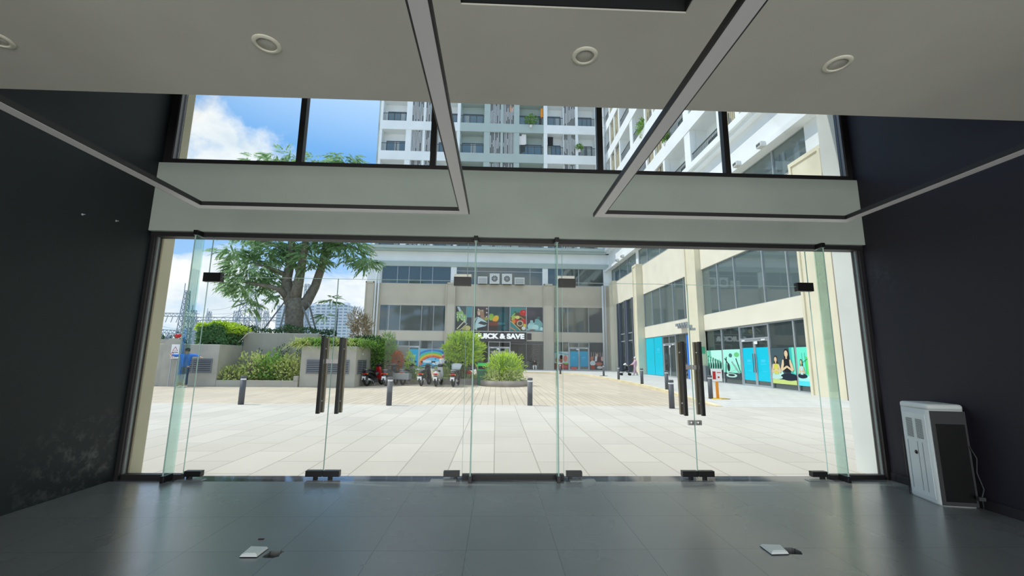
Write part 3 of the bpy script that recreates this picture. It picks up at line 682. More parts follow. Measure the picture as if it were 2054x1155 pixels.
# hose lying over the wall corner
m = MB(); m.tube([P(470, 690.5, 'y', 22.7)+Vector((0, 0, .03)), P(478, 686, 'y', 22.8), P(487, 678, 'y', 22.85), P(494, 671, 'y', 22.9), P(500, 667, 'y', 23.1), P(511, 666, 'y', 23.6)], .03, 6)
tag(m.build('garden_hose', mat('hose_pale', (215, 205, 190), .6)), 'pale hose hanging over the retaining wall corner', 'hose')

# ================= plants =================
def plant(name, label, cat, mk, m, extra=None, group=None):
    mb = MB(); mk(mb); o = mb.build(name, m); tag(o, label, cat, group)
    if extra:
        for nm, mm, fn in extra: e = MB(); fn(e); e.build(nm, mm, o)
    return o
def bedbush(cx, rx, h, n, lab, mt, y=22.0):
    def mk(mb): shrub_leaves(mb, (cx, y, h*.5), (rx, .62, h*.55), n, .17, .09, .4, .3)
    def st(e):
        for k in range(7): a = rvec(); e.tube([(cx+a.x*rx*.4, y+a.y*.2, .15), (cx+a.x*rx*.7, y+a.y*.3, h*.8)], .02, 5)
    plant('leafy_shrub', lab, 'shrub', mk, mt, [('stem', 'bark', st)])
bedbush(-13.0, .75, .9, 700, 'small pale shrub spilling over the left end of the bush bed', 'leaf_pale', 21.75)
bedbush(-12.1, .8, 1.55, 900, 'pale green shrub second from the left in the bush bed', 'leaf_pale')
bedbush(-11.2, .8, 1.6, 900, 'green shrub in the middle of the bush bed', 'leaf_mid')
bedbush(-10.3, .75, 1.5, 900, 'pale shrub at the right end of the bush bed', 'leaf_pale')
for x, z, lab in ((-11.3, 1.6, 'thin dark weed, left one of the pair in the middle of the bush bed'), (-11.0, 1.75, 'tallest thin dark weed in the middle of the bush bed'), (-10.2, 1.6, 'thin dark weed second from the right in the bush bed'), (-9.8, 1.4, 'thin dark weed at the right end of the bush bed'), (-12.3, 1.4, 'thin dark weed at the left of the bush bed')):
    plant('tall_weed', lab, 'weed', lambda mb: shrub_leaves(mb, (x, 22.7, z), (.16, .16, .4), 45, .16, .05, .8), 'leaf_dark', [('stem', 'bark', lambda e: e.tube([(x, 22.7, .18), (x, 22.7, z)], .012, 5))])
x0, x1 = P(402, 690, 'y', 22).x, P(478, 690, 'y', 22.5).x
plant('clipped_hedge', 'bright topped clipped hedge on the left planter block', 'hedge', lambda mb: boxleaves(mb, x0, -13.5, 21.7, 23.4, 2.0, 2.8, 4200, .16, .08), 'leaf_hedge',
      [('painted_sun_top', 'leaf_lime', lambda e: boxleaves(e, x0-.1, -13.3, 21.75, 23.4, 2.66, 2.98, 1500, .15, .07)), ('core', 'leaf_dark', lambda e: e.box(x0+.2, -13.65, 21.9, 23.4, 1.99, 2.72))])  # sunlight on the hedge top put into the lime leaf colour
plant('low_hedge', 'dark low groundcover behind the retaining wall', 'hedge', lambda mb: boxleaves(mb, -13.9, -9.3, 23.6, 25, 2.6, 2.95, 1600, .15, .07), 'leaf_dark')
def strap(mb, cx, cy, cz, n, l, sc=1):
    for _ in range(n):
        a = rng.uniform(0, 6.283); e = rng.uniform(.3, 1.3); d = Vector((math.cos(a)*math.cos(e), math.sin(a)*math.cos(e), math.sin(e))); p = Vector((cx+rng.gauss(0, .12), cy+rng.gauss(0, .12), cz)); L_ = l*rng.uniform(.7, 1.2)
        s = d.cross(Vector((0, 0, 1))).normalized()*.022*sc; pr = None
        for k in range(5):
            q = p+d*L_*k/4-Vector((0, 0, 1))*L_*.55*(k/4)**2.2; w = s*(1-k/4.3)
            if pr: n0 = len(mb.v); mb.v += [tuple(pr[0]-pr[1]), tuple(pr[0]+pr[1]), tuple(q+w), tuple(q-w)]; mb.face((n0, n0+1, n0+2, n0+3))
            pr = (q, w)
for k, (px, yy, zz, mt, lab) in enumerate(((612, 21.7, 1.95, 'leaf_pale', 'yellowish strappy plant at the left corner of the louvred block'), (628, 21.9, 1.97, 'leaf_mid', 'strappy plant second from the left on the louvred block'), (650, 21.8, 1.97, 'leaf_mid', 'green strappy plant on the block behind the left door handle'), (672, 21.8, 1.97, 'leaf_mid', 'green strappy plant on the block between the left door handles'), (694, 21.8, 1.97, 'leaf_pale', 'yellow-green strappy plant right of the left door handles'), (712, 22.1, 1.97, 'leaf_mid', 'green strappy plant hanging over the right corner of the louvred block'), (730, 23.2, 1.97, 'leaf_mid', 'strappy plant at the back of the louvred block'))):
    cx = P(px, 690, 'y', yy).x
    plant('strappy_plant', lab, 'plant', lambda mb: [strap(mb, cx+dx, yy+dy, zz, 110, 1.0, 1.7) for dx in (-.2, .2) for dy in (-.1, .35)], mt)
def bush(name, lab, q, y, rad, n, mt, l=.16, w=.07, zb=0, cat='bush', flat=-.6, up_=.4, group=None):
    c = P(*q, 'y', y)
    def st(e):
        for k in range(6): a = rvec(); e.tube([(c.x+a.x*.1, y+a.y*.1, zb), (c.x+a.x*rad[0]*.6, y+a.y*rad[1]*.5, c.z+rad[2]*.5)], [.04, .015], 6)
    ex = [('stem', 'bark', st)]
    if mt == 'leaf_lime' and n > 2000: ex.append(('inner_leaves', 'leaf_mid', lambda e: shrub_leaves(e, c, tuple(v*.75 for v in rad), 1300, l, w, up_, .3, None)))
    return plant(name, lab, cat, lambda mb: shrub_leaves(mb, c, rad, n, l, w, up_, .35, None), mt, ex, group)
bush('lime_bush', 'bright lime green bush left of the shop sign', (930, 700), 24.6, (1.12, .9, .92), 2500, 'leaf_lime', .27, .085)
bush('lower_shrub', 'dark green lower growth under the lime bush', (912, 742), 24.9, (.75, .6, .7), 1700, 'leaf_mid', .17, .07)
bush('lower_shrub', 'pale low shrub between the white scooter and the lime bush', (885, 752), 24.3, (.5, .5, .55), 900, 'leaf_pale', .14, .06)
bush('lower_shrub', 'pale low shrub behind the green litter bin', (946, 761), 24.8, (.55, .4, .32), 700, 'leaf_pale', .14, .06)
pcx = P(1010, 770, 'z', .3)
bush('planter_bush', 'yellow-green bush filling the round stone planter', (1012, 738), 23.6, (1.02, .9, .82), 2600, 'leaf_lime', .2, .06)
bush('planter_bush', 'silvery green low growth at the foot of the round planter', (1010, 758), 23.4, (1.15, .9, .5), 2600, 'leaf_pale', .15, .06)
bush('green_shrub', 'mid green shrub behind the red motorbike', (752, 712), 24.2, (.75, .6, .95), 2400, 'leaf_mid', .16, .07)
bush('green_shrub', 'green shrub hanging over the wall behind the motorbikes', (735, 690), 24.4, (1.0, .6, .5), 1800, 'leaf_dark', .15, .06)
bush('green_shrub', 'light green slender shrub right of the planter wall', (778, 698), 24.4, (.45, .5, .9), 1400, 'leaf_mid', .15, .06)
bush('croton_shrub', 'orange-leaved shrub left of the blue shop door', (797, 722), 24.2, (.3, .3, .55), 700, 'leaf_red', .14, .06)
bush('green_shrub', 'small bright shrub in front of the blue shop door', (822, 726), 24.2, (.26, .26, .6), 500, 'leaf_lime', .14, .05)
bush('lower_shrub', 'low green plants behind the parked scooters', (830, 752), 24.3, (.9, .4, .45), 1100, 'leaf_mid', .14, .06)
# round planter
c = P(1010, 775, 'z', 0); t = thing('round_planter', 'low round stone planter under the yellow-green bush', 'planter', (.45, 23.55, 0))
MB().lathe([(1.28, 0), (1.28, .30), (1.14, .30), (1.14, .2), (0, .2)], k=36).build('rim', mat('planter_stone', (150, 142, 134), .9, var=.2, vscale=3), t)
MB().lathe([(1.13, .2), (1.1, .25), (0, .27)], k=24).build('soil', 'soil', t)
m = MB(); m.box(-5.6, -1.0, 24.0, 24.15, 0, .32); tag(m.build('bed_kerb', 'planter_stone', bevel=.01), 'low stone kerb behind the parked scooters', 'kerb')
tag(MB().box(-5.6, -1.0, 24.15, 25.8, 0, .25).build('bed_soil', 'soil'), 'soil bed behind the parked scooters', 'soil')
def cactus():
    p = P(1016, 722, 'y', 23.9); t = thing('cactus', 'tall grey-green columnar cactus behind the planter bush', 'cactus', (p.x, 24.3, .25)); m = MB()
    m.tube([(0, 0, 0), (0, 0, 1.3), (.02, 0, 1.72), (.02, 0, 1.8)], [.13, .14, .12, .04], 8); m.build('column', 'cactus', t)
    m = MB(); m.tube([(.05, 0, .9), (.22, 0, 1.2), (.3, 0, 1.5)], [.06, .06, .03], 7); m.build('arm', 'cactus', t)
cactus()

# ================= the big tree =================
def big_tree():
    Y = 27.0; g = lambda x, y, dy=0: P(x, y, 'y', Y+dy)
    base = g(590, 672); t = thing('rain_tree', 'large spreading tree rising from the raised bed at left', 'tree', (0, 0, 0))
    m = MB()
    B = lambda pts, r: m.tube(pts, r, 10)
    B([g(590, 690), g(589, 665), g(590, 640), g(592, 618), g(590, 600)], [.62, .56, .52, .58, .5])
    tips = []
    def br(pts, r):
        B(pts, r); tips.append(pts)
    br([g(592, 622), g(578, 590), g(575, 560), g(581, 535), g(584, 500), g(585, 460), g(583, 420)], [.5, .36, .3, .26, .22, .16, .1])
    br([g(596, 622), g(615, 605, .2), g(632, 575, .4), g(642, 545, .5), g(650, 515, .6), g(655, 480, .7), g(664, 440, .8)], [.42, .34, .28, .26, .24, .2, .12])
    br([g(590, 605), g(598, 570, -.3), g(605, 535, -.4), g(611, 500, -.5), g(614, 460, -.6), g(620, 400, -.8)], [.38, .3, .24, .2, .16, .1])
    br([g(580, 600), g(560, 580, -.6), g(540, 574, -.9), g(515, 570, -1), g(490, 566, -1)], [.26, .17, .13, .1, .05])
    br([g(580, 555), g(560, 545, -.4), g(535, 535, -.8), g(505, 528, -1.2)], [.2, .13, .09, .05])
    br([g(584, 510), g(560, 495, .5), g(530, 485, .9), g(495, 478, 1.3)], [.18, .12, .08, .05])
    br([g(652, 500), g(680, 490, .9), g(710, 496, 1), g(735, 510, 1.2)], [.16, .11, .08, .04])
    br([g(655, 480), g(690, 460, 1), g(725, 450, 1.3)], [.16, .1, .05])
    br([g(614, 470), g(640, 430, -1), g(655, 380, -1.6)], [.14, .1, .05])
    br([g(585, 460), g(550, 430, -1), g(515, 400, -1.5)], [.14, .1, .05])
    br([g(584, 440), g(560, 390, 1.3), g(545, 350, 1.6)], [.13, .09, .05])
    m.build('trunk', 'bark', t)
    r = random.Random(3); mb = MB()
    def frond(c, out):
        ax = (out+Vector((0, 0, -.25))+rvec(r)*.45).normalized(); n = Vector((0, 0, 1))+rvec(r)*.3
        side = ax.cross(n).normalized()
        for k in range(7):
            f = k/6; p = c+ax*.55*f-Vector((0, 0, .18*f*f))
            for s in ((-1, 1) if k < 6 else (0,)):
                d = (ax*.75+side*s*.75+Vector((0, 0, -.35))).normalized(); leaf(mb, p, d, n, r.uniform(.26, .36), .095)
    blobs = [((470, 505), 30, 55), ((500, 540), 45, 95), ((540, 505), 50, 110), ((500, 580), 45, 60), ((545, 560), 40, 60), ((470, 565), 25, 20), ((585, 500), 45, 90), ((620, 520), 35, 55), ((640, 480), 45, 80), ((700, 500), 45, 80), ((735, 525), 22, 45), ((690, 480), 40, 45),
             ((560, 440), 70, 150), ((640, 430), 70, 150), ((700, 440), 50, 90), ((500, 460), 50, 110), ((530, 370), 60, 120), ((600, 360), 70, 150), ((680, 365), 55, 120), ((520, 330), 34, 60), ((575, 322), 40, 75), ((690, 322), 30, 60), ((640, 335), 40, 70), ((725, 335), 18, 40), ((500, 610), 22, 14), ((665, 600), 10, 10), ((652, 632), 9, 8), ((560, 590), 16, 10)]
    for (x, y), rad, n in blobs:
        R = rad/847*Y
        dy = r.uniform(-1.6, 1.6); c = g(x, y, dy)
        for _ in range(n):
            v = rvec(r); k = r.random()**.35
            p = c+Vector((v.x*R, v.y*R*.9, v.z*R*.52))*k; frond(p, Vector((v.x, v.y, .1)))
    mb.build('foliage', 'leaf_tree', t)
big_tree()
def prop(x0, y0, x1, y1, dy, lab):
    m = MB(); a, b = P(x0, y0, 'y', 26.6+dy), P(x1, y1, 'y', 26.9+dy*.3); m.bar(a, b, .08); tag(m.build('tree_prop', 'slat_grey'), lab, 'support pole')
prop(526, 664, 571, 605, -.3, 'long slanting pole propping the big tree, leftmost'); prop(560, 664, 574, 610, -1.2, 'steep pole propping the big tree, just left of its trunk')
prop(626, 664, 607, 615, -1.2, 'slanting pole propping the big tree, just right of its trunk'); prop(634, 664, 619, 606, .3, 'slanting pole propping the big tree, rightmost')
def drytree():
    p = P(722, 668, 'y', 40); t = thing('dry_bush', 'dry brown bush at the left end of the far shops', 'bush', (0, 0, 0))
    m = MB(); [shrub_leaves(m, P(x, y, 'y', 40), (.8, .7, 1.1), 420, .4, .07, .9) for x, y in ((716, 645), (722, 665), (728, 655))]; m.build('twigs', 'leaf_dry', t); m = MB(); m.tube([(P(722, 700, 'y', 40).x, 40, 0), P(718, 640, 'y', 40)], [.12, .04], 6); m.build('stem', 'bark', t)
drytree()
# tree line on the horizon
for k in range(8):
    x = -146+k*13; r = random.Random(50+k); m = MB(); h = r.uniform(4, 7.5)
    shrub_leaves(m, (x, 170+r.uniform(-15, 15), h*.45), (11, 5, h*.6), 420, 2.2, 1.1, .3, .4, r=r)
    o = m.build('distant_tree', 'leaf_dark'); tag(o, 'dark distant tree clump on the horizon', 'tree', 'distant tree clumps on the horizon')
# ================= shop wing facing us (far side) =================
def bars(pl, mb, u0, u1, d, z0, z1, step, w=.02, dep=.02, r=None):
    n = max(1, int((u1-u0)/step))
    for k in range(n+1):
        u = u0+(u1-u0)*k/n; pl.box(mb, u-w/2, u+w/2, d, d+dep, z0, z1)
def band(pl, parent, name, m, u0, u1, d0, d1, z0, z1, bev=0): mb = MB(); pl.box(mb, u0, u1, d0, d1, z0, z1); return mb.build(name, m, parent, bev)
def shutter(pl, parent, u0, u1, z0, z1, sl, back, r, d=.1):
    mb = MB(); pl.box(mb, u0, u1, d+.08, d+.1, z0, z1); o = mb.build('screen_panel', back, parent)
    s = MB(); n = max(3, int((u1-u0)/.17))
    for k in range(n):
        u = u0+(u1-u0)*(k+.5)/n; a = r.uniform(0, .45); b_ = r.uniform(.5, 1)
        if r.random() < .4: a, b_ = 0, 1
        pl.box(s, u-.028, u+.028, d-.02, d+.06, z0+(z1-z0)*a, z0+(z1-z0)*b_)
    s.build('slats', sl, o); return o
def balcony(pl, parent, u0, u1, z0, z1, wallm, r, glassm='glass_mid', dep=1.3, railm='rail_dark', wh=1.95):
    mb = MB(); pl.box(mb, u0-.01, u1+.01, dep, dep+.1, z0, z1); o = mb.build('balcony_wall', wallm, parent)
    g = MB(); a = u0+(u1-u0)*r.uniform(.02, .12); b_ = u1-(u1-u0)*r.uniform(.02, .1); pl.box(g, a, b_, dep-.05, dep-.01, z0, z0+wh); g.build('balcony_door', glassm, o)
    f = MB(); n = r.choice([2, 3])
    for k in range(n+1): u = a+(b_-a)*k/n; pl.box(f, u-.04, u+.04, dep-.09, dep-.04, z0, z0+wh)
    pl.box(f, a, b_, dep-.09, dep-.04, z0+wh-.05, z0+wh+.05); f.build('door_frame', 'dark_frame', o)
    if r.random() < .7:
        c = MB(); cu = a+(b_-a)*r.choice([.1, .4, .65]); pl.box(c, cu, cu+(b_-a)*.25, dep-.06, dep-.052, z0+.1, z0+wh-.08); c.build('curtain', mat('curtain_pale', (190, 198, 196), .9), o)
    q = MB(); bars(pl, q, u0, u1, .12, z0, z0+1.12, .15, .025); pl.box(q, u0, u1, .1, .16, z0+1.1, z0+1.16); q.build('railing', railm, o)
    return o
def tower(pl, parent, u0, u1, openings, greys, z0, floors, pitch, oh, white, grey, r, slm, slb, dep=1.4):
    ztop = z0+floors*pitch
    ops = sorted(openings); edges = []; prev = u0
    for a, b_, k in ops: edges.append((prev, a)); prev = b_
    edges.append((prev, u1))
    wm = {False: MB(), True: MB()}
    isg = lambda u: any(a-.01 <= u <= b_+.01 for a, b_ in greys)
    for a, b_ in edges:
        cuts = [a]+[e for g in greys for e in g if a < e < b_]+[b_]
        for c0, c1 in zip(cuts, cuts[1:]):
            if c1-c0 > .01: pl.box(wm[isg((c0+c1)/2)], c0, c1, 0, .45, z0, ztop)
    for f in range(floors):
        cuts = sorted({u0, u1, *[e for g in greys for e in g]})
        for c0, c1 in zip(cuts, cuts[1:]): pl.box(wm[isg((c0+c1)/2)], c0, c1, -.04, dep+.2, z0+f*pitch+oh, z0+(f+1)*pitch)
    wm[False].build('white_wall', white, parent)
    if greys: wm[True].build('grey_wall', grey, parent)
    for f in range(floors):
        zz = z0+f*pitch
        for a, b_, k in ops:
            if k == 'b': balcony(pl, parent, a, b_, zz, zz+oh, grey if isg((a+b_)/2) else white, r)
            else: shutter(pl, parent, a, b_, zz, zz+oh, slm, slb, r)
    # party walls between balconies
    pw = MB()
    for a, b_, k in ops:
        if k == 'b':
            for u in (a-.1, b_): pl.box(pw, u, u+.1, .44, dep+.1, z0, ztop)
    pw.build('party_wall', white, parent)
Z1, Z2, Z3, Z4, Z5, Z6, Z7 = 3.45, 4.6, 7.70, 10.37, 12.55, 13.16, 14.42
A = thing('apartment_building', 'pale apartment block above the grocery shop, facing the forecourt', 'building', (0, 51.5, 0))
A.location = (0, 0, 0)
cw = 'concrete_cream'; mat(cw, (196, 188, 170), .9, var=.06, vscale=.6, bump=.1)
piers = [(-15.94, -14.95), (-6.20, -5.1), (5.74, 6.95), (13.2, 13.95)]
for k, (a, b_) in enumerate(piers):
    mb = MB(); d = -.35 if k in (1, 2) else (-.25 if k == 0 else 0); FP.box(mb, a, b_, d, .5, 0, Z4+.1)
    if k in (0, 1, 2): FP.box(mb, a-.02, a+.1, d-.08, d, 0, Z4+.15); FP.box(mb, b_-.1, b_+.02, d-.08, d, 0, Z4+.15); FP.box(mb, a, b_, d-.08, d, Z4-.05, Z4+.15)
    mb.build('pier', cw, A)
for a, b_ in ((-14.95, -6.2), (6.95, 13.2)):
    band(FP, A, 'lower_band', cw, a, b_, 0, .5, Z1, Z2); 
band(FP, A, 'shop_band', cw, -5.1, 5.74, .02, .5, 3.50, 4.6)
for a, b_ in ((-14.95, -6.2), (-5.1, 5.74), (6.95, 13.2)): band(FP, A, 'upper_band', cw, a, b_, 0, .5, Z3, Z4)
for a, b_ in ((-15.94, -14.2), (-5.74, -5.05), (5.64, 6.3), (13.3, 13.95)): band(FP, A, 'white_column', 'white_render', a, b_, .05, .5, Z4, Z5+.1)
band(FP, A, 'soffit_shadow_band', 'grey_render', -15.94, 13.95, -.05, .5, Z5, Z6)  # shadow under the fascia put into a grey coloured band
band(FP, A, 'fascia', 'white_render', -15.94, 13.95, .1, .5, Z6, Z7)
mb = MB(); FP.box(mb, -16.4, 13.95, -.55, .5, Z7, Z7+.25); FP.box(mb, -16.6, 13.95, -.75, .5, Z7+.25, 15.02); mb.build('cornice', 'grey_render', A)
mb = MB(); FP.box(mb, -15.9, 13.9, 4.5, 14, 0, 40); FP.box(mb, -15.94, -15.6, .45, 14, 0, 40); mb.build('core', 'grey_render', A)
mb = MB(); FP.box(mb, -15.6, 13.9, .5, 4.5, Z2-.2, Z2); FP.box(mb, -15.6, 13.9, .5, 4.5, Z3, Z4-.1); FP.box(mb, -15.6, 13.9, .5, 4.5, Z6, 15); mb.build('floor_slab', 'grey_render', A)
X = lambda px, py=640: P(px, py, 'y', 51.5).x
windows(A, FP, [-14.15, X(779), X(802), X(845), X(869), -6.25], Z2, Z3, 'glass_dark')
windows(A, FP, [-5.05, X(947), X(979.7), X(1023), X(1056), 5.70], Z2+.05, Z3, 'glass_dark')
windows(A, FP, [7.0, X(1139), X(1181), 13.1], Z2, Z3, 'glass_dark')
mb = MB(); FP.box(mb, -14.95, -14.15, .02, .4, Z1, Z3); mb.build('window_jamb', cw, A)
c7x = lambda v: X(740+v/3.804, 552)
windows(A, FP, [-14.15, c7x(217), c7x(305), c7x(395), c7x(485), -5.74], Z4, Z5, 'glass_dark')
windows(A, FP, [-5.05, c7x(820), c7x(1230), 5.64], Z4, Z5, 'glass_dark', trans=(12.05,))
windows(A, FP, [6.3, c7x(1440), c7x(1600), 13.3], Z4, Z5, 'glass_dark')
# ground floor bay 1
g1 = [-14.15, X(797, 710), X(819, 710), X(841, 710), X(866, 710), -6.22]
windows(A, FP, [g1[0], g1[1]], .11, Z1, 'glass_dark'); windows(A, FP, [g1[3], g1[4], g1[5]], .11, Z1, 'glass_dark', trans=(2.45,))
def shopdoor(parent, pl, u0, u1, zf, zh, zt, glassm, filmz=None, film='cyan_film', d=.12):
    mid = (u0+u1)/2; mb = MB(); w = .09
    for u in (u0, u1): pl.box(mb, u-w/2, u+w/2, d-.06, d+.1, zf, zt)
    for z in (zh, zt-.05): pl.box(mb, u0, u1, d-.055, d+.095, z-w/2, z+w/2)
    pl.box(mb, mid-.03, mid+.03, d-.04, d+.09, zh, zt-.06); fr = mb.build('door_frame', 'alu', parent)
    g = MB(); pl.box(g, u0, u1, d+.03, d+.04, zh, zt); g.build('fanlight', glassm, fr)
    for a, b_, s in ((u0+w/2, mid, 1), (mid, u1-w/2, -1)):
        m = MB()
        for u in (a+.05, b_-.05): pl.box(m, u-.05, u+.05, d-.04, d+.03, zf, zh-w/2)
        for z in (zf+.06, zh-w/2-.055): pl.box(m, a+.002, b_-.002, d-.036, d+.026, z-.05, z+.05)
        lf = m.build('door_leaf', 'alu', parent); g = MB(); pl.box(g, a+.06, b_-.06, d, d+.01, zf+.1, zh-.1); g.build('pane', glassm, lf)
        h = MB(); u = (b_-.10) if s == 1 else (a+.10); pl.box(h, u-.015, u+.015, d-.12, d-.09, zf+.75, zf+1.75); h.build('pull_handle', 'dark_frame', lf)
        if filmz:
            q = MB(); q.cur = 0; pl.box(q, a+.1, b_-.1, d-.012, d-.006, *filmz)
            zc_ = (filmz[0]+filmz[1])/2; uc = (a+b_)/2; q.cur = 1; ww = (b_-a)
            pl.box(q, uc-ww*.2, uc+ww*.2, d-.014, d-.012, zc_-.02, zc_+.02); pl.box(q, uc-ww*.15, uc+ww*.15, d-.014, d-.012, zc_+.1, zc_+.24); pl.box(q, uc-ww*.18, uc+ww*.1, d-.014, d-.012, zc_-.4, zc_-.36)
            q.build('window_film', [film, mat('film_print', (60, 205, 238), .4)], lf)
    q = MB()
    for u in (u0+.3, u1-.5): pl.box(q, u, u+.3, d-.08, d-.04, zh-.12, zh-.05)
    pl.box(q, mid-.32, mid-.02, d-.06, d-.05, zh-.3, zh-.15); q.build('door_closer', 'plate_white', fr)
shopdoor(A, FP, g1[1], g1[3], .11, 2.75, Z1, 'glass_dark', (.5, 2.4), 'cyan_deep')
RB = [('r', (90, 190, 220), 0, 0, 1, 1), ('r', (120, 205, 235), 0, .25, 1, .5), ('a', (60, 120, 190), .55, .1, .80, .90, 0, 3.14), ('a', (60, 190, 200), .55, .1, .72, .80, 0, 3.14), ('a', (110, 200, 90), .55, .1, .64, .72, 0, 3.14), ('a', (240, 200, 60), .55, .1, .57, .64, 0, 3.14), ('a', (235, 130, 60), .55, .1, .50, .57, 0, 3.14), ('a', (215, 90, 70), .55, .1, .44, .50, 0, 3.14),
      ('e', (225, 240, 245), .3, .3, .2, .08), ('e', (225, 240, 245), .75, .2, .22, .1), ('p', (50, 70, 90), [(.62, .45), (.72, .5), (.66, .4)]), ('p', (50, 70, 90), [(.3, .5), (.38, .53), (.36, .46)])]
poster(A, FP, g1[3]+.06, g1[5]-.06, .35, 2.4, .08, RB)
# ground floor bay 2: the grocery
xs = [-5.05, X(947, 715), X(979.7, 715), X(1023, 715), X(1056, 715), 5.7]
windows(A, FP, xs[0:3], .11, 3.42, 'far_glass', 'dark_frame'); windows(A, FP, xs[3:], .11, 3.42, 'far_glass', 'dark_frame', trans=(3.15,))
shopdoor(A, FP, xs[2], xs[3], .11, 2.75, 3.42, 'far_glass')
mb = MB(); FP.box(mb, -5.1, -5.0, .5, 4.4, 0, 3.5); FP.box(mb, 5.7, 5.8, .5, 4.4, 0, 3.5); FP.box(mb, -5.1, 5.8, 4.3, 4.4, 0, 3.5); FP.box(mb, -5.1, 5.8, .5, 4.4, 3.42, 3.5); mb.build('shop_interior', mat('interior_grey', (84, 86, 86), .9), A)
mb = MB(); FP.box(mb, -5.1, 5.8, .3, 4.3, .0, .115); mb.build('shop_floor', 'concrete', A)
def P5(u, z, c): pass
col = lambda *c: c
food = [
 [('r', (60, 66, 66), 0, 0, 1, 1), *[('l', (200, 215, 215), .1+.02*k, 1.0, .62, .30+.03*k, .05) for k in range(6)], *[('l', (120, 150, 150), .3+.1*k, 1, .7, .4, .02) for k in range(5)], ('r', (90, 150, 155), .7, .55, 1, 1),
  *[('e', (150, 190, 110), .15+.13*(k % 4), .72-.12*(k//3), .12, .07, k) for k in range(9)], *[('e', (205, 225, 190), .1+.15*(k % 4), .66-.1*(k//3), .05, .03, k) for k in range(8)], ('l', (215, 210, 180), .1, .05, .6, .42, .05), ('l', (200, 190, 150), .3, .02, .75, .3, .04), ('e', (205, 190, 120), .75, .1, .2, .1), ('e', (180, 170, 110), .55, .08, .15, .07)],
 [('r', (74, 62, 60), 0, 0, 1, 1), *[('e', (225, 215, 200), .1+.27*(k % 4), .93-.13*(k//4)-.04*(k % 3), .045, .03) for k in range(12)], ('e', (176, 150, 120), .5, .78, .22, .1), ('e', (215, 185, 155), .42, .72, .1, .08), ('p', (160, 125, 100), [(.45, .82), (.72, .78), (.78, .45), (.55, .42)]), ('p', (190, 215, 215), [(.3, .6), (.6, .5), (.95, .35), (.8, .1), (.3, .0), (.05, .1), (.1, .45)]), ('l', (50, 55, 60), .1, .2, .35, .65, .04), ('p', (50, 62, 66), [(.35, .3), (.55, .4), (1, .33), (.8, .22)]), ('p', (40, 46, 48), [(.3, .1), (.9, .2), (.95, 0), (.3, 0)]), ('e', (150, 160, 80), .88, .5, .12, .08)],
 [('r', (30, 72, 76), 0, 0, 1, 1), ('e', (38, 88, 92), .65, .55, .3, .25), ('e', (120, 165, 60), .12, .6, .13, .13, .5), ('e', (150, 185, 70), .1, .55, .1, .12), ('e', (225, 190, 50), .34, .52, .15, .12, .7), ('e', (235, 170, 40), .3, .46, .13, .07), ('p', (120, 60, 40), [(0, .38), (.5, .38), (.46, .2), (0, .22)]), ('p', (52, 40, 36), [(0, .22), (.46, .22), (.4, 0), (0, 0)]), ('e', (60, 120, 125), .62, .3, .2, .05), ('e', (50, 100, 105), .75, .12, .1, .09)],
 [('r', (60, 135, 130), 0, 0, 1, 1), ('p', (92, 66, 44), [(0, .42), (.65, .02), (1, .02), (1, .62), (.5, .8), (0, .6)]), ('e', (200, 40, 40), .82, .78, .24, .13), ('e', (235, 150, 140), .85, .82, .05, .02), ('e', (190, 40, 35), .4, .45, .13, .08), ('e', (200, 45, 40), .85, .42, .17, .1), ('e', (170, 190, 90), .2, .55, .16, .08, .6), ('e', (220, 215, 120), .45, .58, .15, .07), ('e', (230, 130, 50), .22, .4, .11, .1), ('e', (40, 90, 50), .3, .76, .1, .07, 1), ('l', (170, 195, 90), .05, .58, .3, .75, .05), ('e', (205, 190, 150), .62, .32, .21, .13), ('e', (92, 76, 64), .62, .32, .15, .09), ('l', (215, 190, 130), .02, .42, .65, .03, .03), ('e', (225, 195, 60), .92, .24, .1, .07), ('e', (220, 225, 215), .85, .12, .13, .08), ('l', (210, 140, 100), .0, .15, .35, .0, .06), ('l', (205, 180, 120), .6, .62, .85, .5, .02)],
 [('r', (52, 54, 62), 0, 0, 1, 1), ('e', (70, 72, 80), .3, .75, .3, .15), ('e', (170, 215, 210), .32, .2, .28, .17), ('p', (150, 200, 195), [(.22, .46), (.38, .46), (.42, .3), (.2, .3)]), ('e', (120, 175, 172), .72, .28, .27, .2), ('p', (110, 165, 162), [(.52, .52), (.78, .52), (.82, .4), (.5, .4)]), ('e', (60, 110, 108), .74, .58, .1, .05), ('e', (185, 225, 220), .55, .16, .2, .12), ('p', (140, 190, 190), [(0, .02), (1, .02), (1, .08), (0, .1)]), ('e', (130, 110, 90), .35, .05, .2, .03), ('e', (200, 235, 235), .93, .1, .1, .08)]]
ws = [-5.05, X(947), X(979.7), X(1023), X(1056), 5.70]
for k in range(5): poster(A, FP, ws[k]+.05, ws[k+1]-.05, Z2+.12, Z3-.1, .08, food[k])
# sign
sx0, sx1 = X(938, 675), X(1056, 675)
sg = MB(); FP.box(sg, sx0, sx1, -.12, .05, 3.5, 4.55); sgo = sg.build('shop_sign', 'sign_black', A)
tx = text('QUICK & SAVE', 'lettering', 'sign_white', sgo, .80, ((X(949.5, 674)+X(1051, 674))/2, 51.5-.15, 4.03), (math.pi/2, 0, 0), .03, 1.0, .045)
bw = tx.dimensions.x; tx.scale = ((X(1051.5, 674)-X(949, 674))/bw, 1, 1)
mb = MB(); FP.box(mb, X(1057, 675), X(1066, 675), -.03, .03, 3.65, 4.45); mb.build('black_panel', 'sign_black', A)
